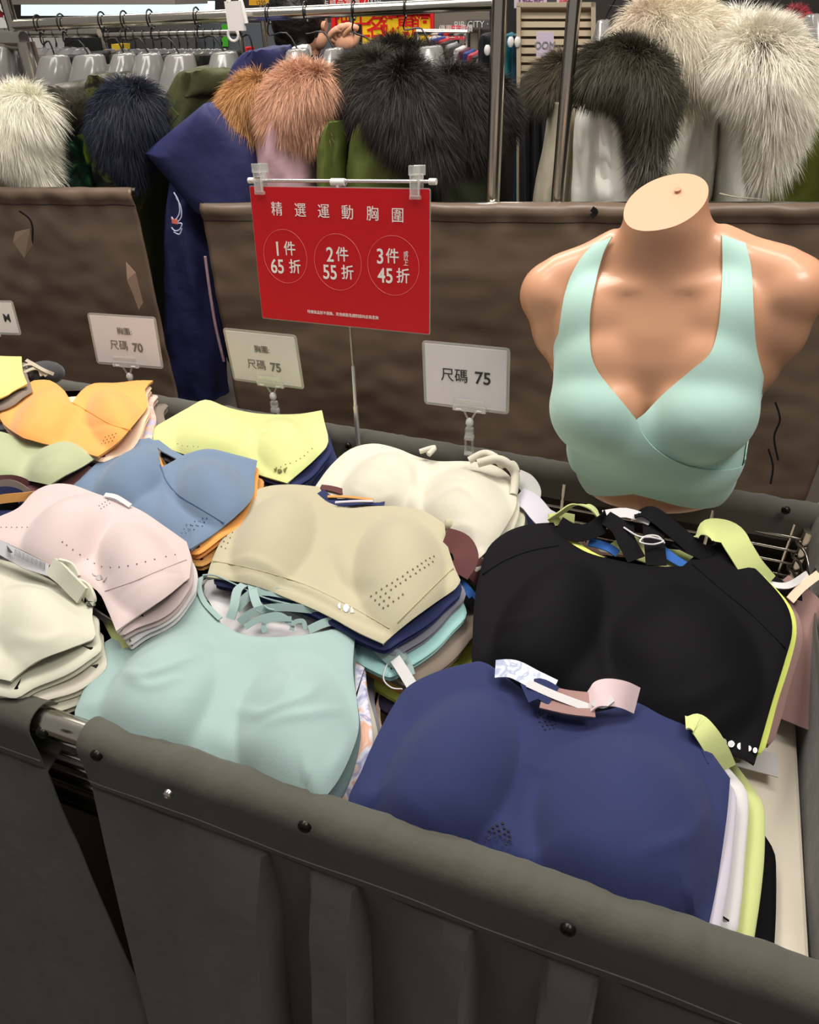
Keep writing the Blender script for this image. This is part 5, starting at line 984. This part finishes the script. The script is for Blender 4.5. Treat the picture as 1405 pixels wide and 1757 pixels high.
def hanger(xh, xl, xr, yt, yb, off, bar, label, d=.12, small=False):
    top = rk((xl+xr)/2, yt, off); e = empty('hanger', top, label, 'hanger', HG)
    w = xr-xl
    rows([(yt, (xl+xr)/2-w*.14, (xl+xr)/2+w*.14, .015), (yt+1.5, (xl+xr)/2-w*.30, (xl+xr)/2+w*.30, .03), (yt+5, (xl+xr)/2-w*.35, (xl+xr)/2+w*.35, d*.3), (yb, xl+2, xr-2, d*.45), (yb+(yb-yt)*.6, xl-3, xr+3, d*.6)], off, d, M_hang, 'shoulders', e, fold=0, n=32, sub=1)
    h = bar+np.array((0, 0, 0)); R_ = .019 if not small else .014
    pts = [top+(0, 0, -.004), top+(h-top)*.45+WD*.004, h+(0, 0, -.040)-WD*.004]
    for a in np.linspace(-.6, 1.25, 10)*PI: pts.append(h+WN*R_*math.cos(a)*1.0+np.array((0, 0, 1))*R_*math.sin(a))
    pts = pts[:3]+[p for p in pts[3:]]
    MB().tube(cr(pts, n=3), .0019 if not small else .0014, 6).build('hook', M_black, e)
names = [(72, 66, 121, 94, 126), (116, 122, 184, 93, 132), (192, 192, 234, 91, 116), (233, 231, 279, 91, 118), (280, 279, 338, 92, 126), (363, 359, 411, 88, 113), (438, 413, 456, 88, 100), (486, 488, 534, 83, 108), (549, 554, 592, 82, 100), (711, 712, 766, 78, 112)]
where = ['first large grey hanger above the cream fur', 'grey hanger above the dark shimmering hood', 'grey hanger left above the navy fur', 'grey hanger right above the navy fur', 'grey hanger above the khaki coat', 'grey hanger above the olive parka collar', 'grey hanger behind the navy coat top', 'clear grey hanger above the rosy fur, left one', 'clear grey hanger above the rosy fur, right one', 'grey hanger above the largest black fur']
for (a, b_, c_, d_, e_), lb in zip(names, where): hanger(a, b_-3, c_+3, d_, e_+10, OB, barpt(a, OB), lb)
hanger(628, 634, 668, 110, 125, OB, barpt(628, OB), 'hanger whose shoulders vanish in the black fur, by the yellow banner')
hanger(12, -30, 30, 78, 150, .36, rk(-5, 69, .36), 'large glossy grey hanger at the left edge')
hanger(1033, 1018, 1052, 34, 55, OR, rp+(0, 0, .13)+WD*.12, 'clear hanger above the dark fur of the right rack')
hanger(1395, 1375, 1425, 24, 55, OR, rp+(0, 0, .13)+WD*.78, 'grey hanger at the right edge above the moss green coat')
ORD = 'first second third fourth fifth sixth seventh eighth ninth tenth eleventh twelfth thirteenth'.split()
for i, x in enumerate((188, 210, 232, 248, 263, 277, 294, 308, 322, 337, 352, 367, 380)):
    hanger(x, x-11, x+10, 84, 95, 1.25, b2l+(b2r-b2l)*((x-176)/236), ORD[i]+' small grey hanger from the left on the distant rack', d=.1, small=True)
for i, (x, w_) in enumerate(((55, 20), (74, 18), (95, 16), (118, 20), (138, 16))):
    hanger(x, x-w_, x+w_, 82, 96, .95, b3l+(b3r-b3l)*((x+40)/210), ['leftmost', 'second', 'third', 'fourth', 'fifth'][i]+' hanger on the dark rail at the left', d=.12, small=True)
# garments on the distant racks (dark clothes below the hangers)
for i, x in enumerate((60, 95, 135)):
    c = coat('coat', ['black coat on the dark rail, left one', 'grey coat on the dark rail, middle one', 'black coat on the dark rail, right one'][i], A_(x, 300, .95)); rows([(92, x-14, x+14), (105, x-24, x+24), (200, x-28, x+28), (330, x-30, x+30), (LOW, x-30, x+30)], .95, .18, (Cblack, cfab('dim_grey', (70, 68, 66)), Cblack)[i], 'body', c, seed=30+i)
for i, x in enumerate((190, 222, 254, 286, 318, 350, 382)):
    c = coat('coat', 'dim dark coat on the distant rack, number %s from its left end' % ('one two three four five six seven'.split()[i]), A_(x, 300, 1.25)); rows([(92, x-8, x+8), (100, x-17, x+17), (200, x-20, x+20), (330, x-22, x+22), (LOW, x-22, x+22)], 1.25, .18, (Cblack, Cdgreen, Cdnavy, Cblack, cfab('dim_grey', (70, 68, 66)), Cdgreen, Cblack)[i], 'body', c, seed=40+i)
# white clip-on size ring on the front bar
c0 = rk(403, 22, OB-.03); e = empty('rail_clip', c0, 'white plastic price clip hooked over the long chrome bar', 'rail clip')
MB().box(c0-(0, 0, .006), (.040, .012, .055)).build('clip_body', M_whiteplastic, e, smooth=False); MB().tube(cr([c0+WD*-.012+(0, 0, .02), c0+(0, 0, .045), c0+WD*.016+(0, 0, .028), c0+WD*.024+(0, 0, -.02)], n=5), .005, 8).build('clip_hook', M_whiteplastic, e)
c0 = rk(400, 60, 1.2); e = empty('rail_clip', c0, 'small white plastic ring on the distant rack end', 'rail clip'); MB().tube([c0+.018*np.array((WD[0]*math.cos(a), WD[1]*math.cos(a), math.sin(a))) for a in np.linspace(0, 2*PI, 20)], .005, 8, cap=False).build('ring', M_whiteplastic, e)
# ================================================================== FAR SHOP
def farbox(name, xl, xr, yt, yb, off, mt, label=None, cat=None, th=.04, **k):
    q = [rk(xl, yb, off), rk(xr, yb, off), rk(xr, yt, off), rk(xl, yt, off)]
    return quadbox(name, q, th, mt, WN, label=label, cat=cat, **k)
def sign(name, xl, xr, yt, yb, off, mt, label, texts, cat='sign'):
    e = empty(name, rk((xl+xr)/2, yb, off), label, cat); farbox('board', xl, xr, yt, yb, off, mt, th=.01, parent=e)
    q_ = rk((xl+xr)/2, (yt+yb)/2, off)+WN*.02; MB().tube([q_, (q_[0], q_[1], 0)], .012, 8).build('stand_pole', M_chrome, e)
    for (x, y, body, size, tm, bold) in texts:
        text(body, size, tm, e, rk(x, y, off)-WN*.004, [WD, np.array((0, 0, 1.0)), -WN], bold=bold)
    return e
Mred2 = mat('banner_red', (216, 26, 30)); Myel = mat('banner_yellow', (250, 206, 30)); Mwht = mat('far_white', (222, 220, 216)); Mviolet = mat('far_violet', (120, 60, 110))
lamp = farbox('light_box', 36, 356, 2, 27, 3.0, mat('lit_diffuser', (214, 236, 240), emit=1.5), 'long glowing white light box at the top left', 'light', th=.1)
farbox('ceiling_panel', -60, 300, -60, 8, 2.6, mat('far_beige_grey', (150, 144, 136)), 'beige grey canopy hanging over the light box', 'canopy', th=.4)
e = sign('banner', 568, 744, 23, 75, 2.6, Myel, 'yellow banner with large red Chinese lettering and red border', [(590, 50, '瑞', .105, Mred2, .001), (620, 49, '士', .105, Mred2, .001), (646, 49, '名', .105, Mred2, .001), (669, 47, '錶', .105, Mred2, .001), (697, 47, '專', .105, Mred2, .001), (722, 44, '館', .105, Mred2, .001)])
for a in ((568, 744, 20, 24), (568, 575, 23, 75), (738, 744, 23, 75)): farbox('border', a[0], a[1], a[2], a[3], 2.58, Mred2, th=.02, parent=e)
sign('banner', 565, 632, -10, 8, 2.2, Mred2, 'red banner with a line of white characters at the top edge', [(598, 4, '全店貨品減價 2.00起', .035, Mwht, 0)])
sign('price_sign', -20, 15, 5, 30, .9, mat('dim_red', (120, 26, 30)), 'dark red sign with a white 9 in the top left corner', [(8, 20, '9', .05, Mwht, .001)])
farbox('label_card', -20, 17, 30, 48, .9, Mwht, 'white label strip under the dark red sign in the corner', 'label', th=.01)
sign('price_tag', 427, 461, -5, 9, 2.0, mat('tag_amber', (220, 160, 40)), 'amber price tag with small dark digits at the top edge', [(448, 5, '1250', .022, M_ink, 0)])
sign('price_sign', 765, 800, 44, 68, 2.2, mat('pink_red', (224, 70, 84)), 'small pink-red sale sign over the colourful rail', [(782, 50, '優惠大減價', .03, Mwht, 0), (782, 60, '低至半價', .03, Mwht, 0)])
sign('price_sign', 882, 938, -8, 14, 1.6, mat('lilac_card', (196, 184, 200)), 'pale lilac card reading one piece up, top edge', [(910, 3, '1件起', .038, Mviolet, .0006)])
sign('price_sign', 955, 978, -8, 10, 1.6, mat('lilac_card', (196, 184, 200)), 'tiny pale card with pink print beside the lilac card', [(966, 2, '特', .03, Mred2, 0)])
sign('shop_lettering', 800, 846, 34, 50, 3.4, mat('fascia_grey', (92, 86, 84)), 'grey shop fascia with small pale letters behind the rail', [(822, 42, 'BIR CITY · BEZ', .045, Mwht, 0)])
farbox('wall_fascia', 700, 850, 20, 400, 3.45, mat('fascia_beige', (128, 120, 108)), th=.05, kind='structure')
# mirror frame with pale slatted reflection, modelled as solid slats
e = empty('framed_mirror', A_(955, 380, 1.5), 'beige framed mirror between the two posts, its pale slatted reflection built as slats', 'mirror')
farbox('back_panel', 892, 1016, 12, 420, 1.56, mat('mirror_back', (120, 104, 84)), parent=e)
Mfr = mat('frame_beige', (176, 162, 138), rough=.4)
for a in ((886, 893, 10, 420), (886, 1022, 4, 12), (1014, 1022, 4, 420)): farbox('frame', a[0], a[1], a[2], a[3], 1.5, Mfr, th=.04, parent=e)
for i in range(13): farbox('slat', 893, 1014, 22+i*15, 32+i*15, 1.53, mat('reflected_wood', (200, 184, 156), rough=.5), th=.02, parent=e)
sign('price_sign', 920, 950, 55, 98, 1.42, mat('lilac_card', (196, 184, 200)), 'white sign reflected in the mirror, modelled as a board before it', [(935, 78, 'OOM', .03, M_inkgrey, 0)])  # mirror reflection of a sign, built as a solid board
# a black garment row before the mirror
for i, (x, y, w_) in enumerate(((905, 150, 12), (922, 165, 12), (938, 160, 14))):
    c = coat('coat', ['left black coat before the beige framed mirror', 'middle black coat before the beige framed mirror', 'right black coat before the beige framed mirror'][i], A_(x, 300, 1.3)); rows([(y-22, x-5, x+5), (y-8, x-w_, x+w_), (y+60, x-w_*1.1, x+w_*1.1), (370, x-w_*1.2, x+w_*1.2), (LOW, x-w_, x+w_)], 1.3, .15, Cblack, 'body', c, seed=60+i)
# colourful far rail
fb0, fb1 = rk(715, 55, 2.0), rk(802, 56, 2.0); rack('clothes_rack', 'far chrome rail of bright folded-sleeve jackets', [(fb0, fb1)], [fb0, fb1], .012)
cols = [(210, 205, 200), (40, 52, 130), (190, 40, 50), (30, 30, 34), (150, 150, 150), (60, 60, 64), (200, 196, 192), (90, 50, 60), (44, 58, 120), (170, 60, 70), (36, 36, 40), (120, 116, 110)]
nm_ = ['white', 'royal blue', 'red', 'black', 'light grey', 'charcoal', 'off-white', 'wine', 'blue', 'brick red', 'jet black', 'stone grey']
for i, cc in enumerate(cols):
    x = 745+i*7.5; y0_ = 62+i*3.2
    c = coat('jacket', nm_[i]+' jacket on the far bright rail above the black fur', A_(x, 200, 2.0)); rows([(y0_, x-3, x+3), (y0_+6, x-7, x+7), (y0_+30, x-8, x+9), (y0_+90, x-8, x+9), (300, x-8, x+8)], 2.0-.02*i, .16, mat('far_%d_%d_%d' % cc, cc, rough=.7), 'body', c, seed=70+i, n=20, sub=3)
for i, (x, cc, lb) in enumerate(((834, (24, 24, 28), 'black jacket with white cuffs left of the front post'), (874, (24, 98, 112), 'teal jacket between the posts'), (886, (30, 70, 90), 'dark petrol jacket between the posts'))):
    c = coat('jacket', lb, A_(x, 200, 1.7)); rows([(58, x-4, x+4), (66, x-10, x+10), (100, x-12, x+12), (150, x-12, x+12), (LOW, x-12, x+12)], 1.7, .14, mat('far_%d_%d_%d' % cc, cc, rough=.7), 'body', c, seed=90+i)
    bb = MB(); ell(bb, rk(x+2, 72+(i == 0)*14, 1.5), (.012, .012, .018), 12); bb.build('pale_cuff', Mwht, c)
q = empty('toy_flower', rk(866, 250, 1.2), 'small yellow and red toy seen between the posts', 'toy'); bb = MB(); ell(bb, rk(866, 258, 1.2), (.016, .016, .014), 14); bb.build('red_base', Mred2, q); bb = MB(); ell(bb, rk(866, 243, 1.2), (.014, .014, .02), 14); bb.build('yellow_top', Myel, q)
# dark shop partitions
farbox('wall_partition', 95, 200, 26, 330, 3.2, mat('part_dark', (62, 58, 56)), kind='structure'); farbox('wall_partition', 205, 330, 30, 330, 3.4, mat('part_grey', (110, 106, 102)), kind='structure')
farbox('wall_partition', 330, 572, 40, 330, 3.6, mat('part_blue', (104, 110, 116)), kind='structure'); farbox('wall_partition', 840, 886, -40, 380, 2.6, mat('part_black', (34, 33, 34)), kind='structure'); farbox('wall_partition', 1000, 1500, -60, 400, 2.4, mat('part_dusk', (52, 50, 50)), kind='structure')
farbox('poster', 380, 391, 42, 80, 3.58, mat('poster_green', (90, 200, 60)), 'narrow bright green poster beyond the distant rack', 'poster', th=.01)
farbox('box', 190, 206, 76, 90, 2.4, mat('box_yellow', (226, 190, 60)), 'yellow carton beyond the small hangers', 'box', th=.1); farbox('box', 412, 424, 82, 96, 2.4, Mred2, 'small red box beyond the rack end', 'box', th=.1)
sh = empty('shelf_unit', A_(150, 300, 2.4), 'grey shelf unit carrying small cartons behind the hangers', 'shelf')
for a, b_, t_ in ((36, 80, 85), (186, 212, 90), (408, 430, 96)): farbox('shelf', a, b_, t_, t_+3, 2.4, MATS['part_grey'], th=.25, parent=sh); farbox('side_panel', a, b_, t_+3, 520, 2.62, MATS['part_grey'], th=.02, parent=sh)
farbox('carton', 43, 72, 62, 85, 2.4, Mwht, 'white carton behind the hangers at the left', 'box', th=.2)
# ================================================================== SHOPPER BEHIND THE RACK
PO = .95
def J(x, y, o=PO): return Vector(rk(x, y, o))
pel = J(512, 420); chest = J(512, 170); nk = J(514, 98); nk2 = J(516, 72)
V = [pel, (pel+chest)/2, chest, J(513, 118), nk, nk2, J(470, 122), J(440, 200), J(445, 300), J(556, 124), J(600, 185, PO-.05), J(603, 125, PO-.12), J(592, 82, PO-.12), pel+Vector((-.09, 0, -.05)), pel+Vector((-.1, 0, -.45)), pel+Vector((-.1, 0, -.86)), pel+Vector((.09, 0, -.05)), pel+Vector((.1, 0, -.45)), pel+Vector((.1, 0, -.86))]
E_ = [(0, 1), (1, 2), (2, 3), (3, 4), (4, 5), (3, 6), (6, 7), (7, 8), (3, 9), (9, 10), (10, 11), (11, 12), (0, 13), (13, 14), (14, 15), (0, 16), (16, 17), (17, 18)]
Rd = [.13, .12, .13, .10, .055, .05, .065, .045, .035, .065, .045, .036, .027, .08, .06, .045, .08, .06, .045]
prs = empty('person', (pel.x, pel.y, 0), 'shopper with short black hair and navy top, hand raised with a phone', 'person')
me = bpy.data.meshes.new('body'); me.from_pydata([tuple(p) for p in V], E_, []); bo_ = bpy.data.objects.new('body', me); COL.objects.link(bo_); bo_.parent = prs; bo_.matrix_parent_inverse = Matrix.Translation(prs.location).inverted()
md = bo_.modifiers.new('s', 'SKIN'); md.use_smooth_shade = True
for i, r in enumerate(Rd): me.skin_vertices[0].data[i].radius = (r, r)
me.skin_vertices[0].data[0].use_root = True; bo_.modifiers.new('ss', 'SUBSURF').levels = 1; me.materials.append(cfab('shopper_navy', (40, 42, 62)))
M_sk = mat('human_skin', (214, 160, 130), rough=.5)
hb = MB(); hc = np.array(J(519, 32)); ell(hb, hc, (.070, .088, .105), 26); hb.tube([hc-(0, 0, .06), np.array(nk)+(0, 0, -.01)], [.052, .055], 20); hb.tube([hc+WD*.066-WN*.02-(0, 0, .018), hc+WD*.078-WN*.022-(0, 0, .02)], [.012, .014], 10); ell(hb, hc+WD*.045-WN*.01-(0, 0, .05), (.03, .03, .03), 14)
hb.build('head', M_sk, prs)
hh = MB(); ell(hh, hc+np.array((-.008, -.012, .012)), (.080, .096, .108), 30); ell(hh, hc+np.array((-.02, -.02, -.045)), (.062, .07, .055), 20); ho = hh.build('hair', mat('hair_black', (26, 22, 20), rough=.45, wrinkle=.6, wscale=60), prs)
MB().tube([np.array(J(500, 86, PO-.06)), np.array(J(530, 88, PO-.07))], .018, 10).build('collar', Cwhite, prs)
# hand with phone
h0 = np.array(J(590, 76, PO-.12)); hd = MB(); ell(hd, h0+np.array((0, 0, .008)), (.036, .016, .026), 16)
for k, (dx, dz, ln) in enumerate(((-.026, .018, .05), (-.012, .024, .055), (.004, .026, .052), (.018, .022, .042))): hd.tube(cr([h0+WD*dx*.8+(0, 0, dz*.4), h0+WD*(dx-.012)+(0, 0, dz)+WN*-.01, h0+WD*(dx+.012)+(0, 0, dz+.018)-WN*.018, h0+WD*(dx+.03)+(0, 0, dz+.014)-WN*.012], n=3), [.0085]*9+[.006], 8)
hd.tube(cr([h0+WD*.02+(0, 0, -.008), h0+WD*.038+(0, 0, .004)-WN*.012, h0+WD*.045+(0, 0, .02)-WN*.014], n=3), .009, 8); hd.build('hand', M_sk, prs)
ph = empty('phone', h0+WD*.045, 'dark phone held up in the raised hand', 'phone'); MB().box(h0+WD*.045+(0, 0, .022), (.016, .012, .05)).build('phone_body', M_black, ph, smooth=False)
# ================================================================== turn lettering into meshes
dg = bpy.context.evaluated_depsgraph_get(); dg.update()
for o in [o for o in bpy.data.objects if o.type == 'FONT']:
    me = bpy.data.meshes.new_from_object(o.evaluated_get(dg)); n_ = bpy.data.objects.new('lettering', me); COL.objects.link(n_)
    n_.parent = o.parent; n_.matrix_parent_inverse = o.matrix_parent_inverse.copy(); n_.matrix_basis = o.matrix_basis.copy()
    bpy.data.objects.remove(o)
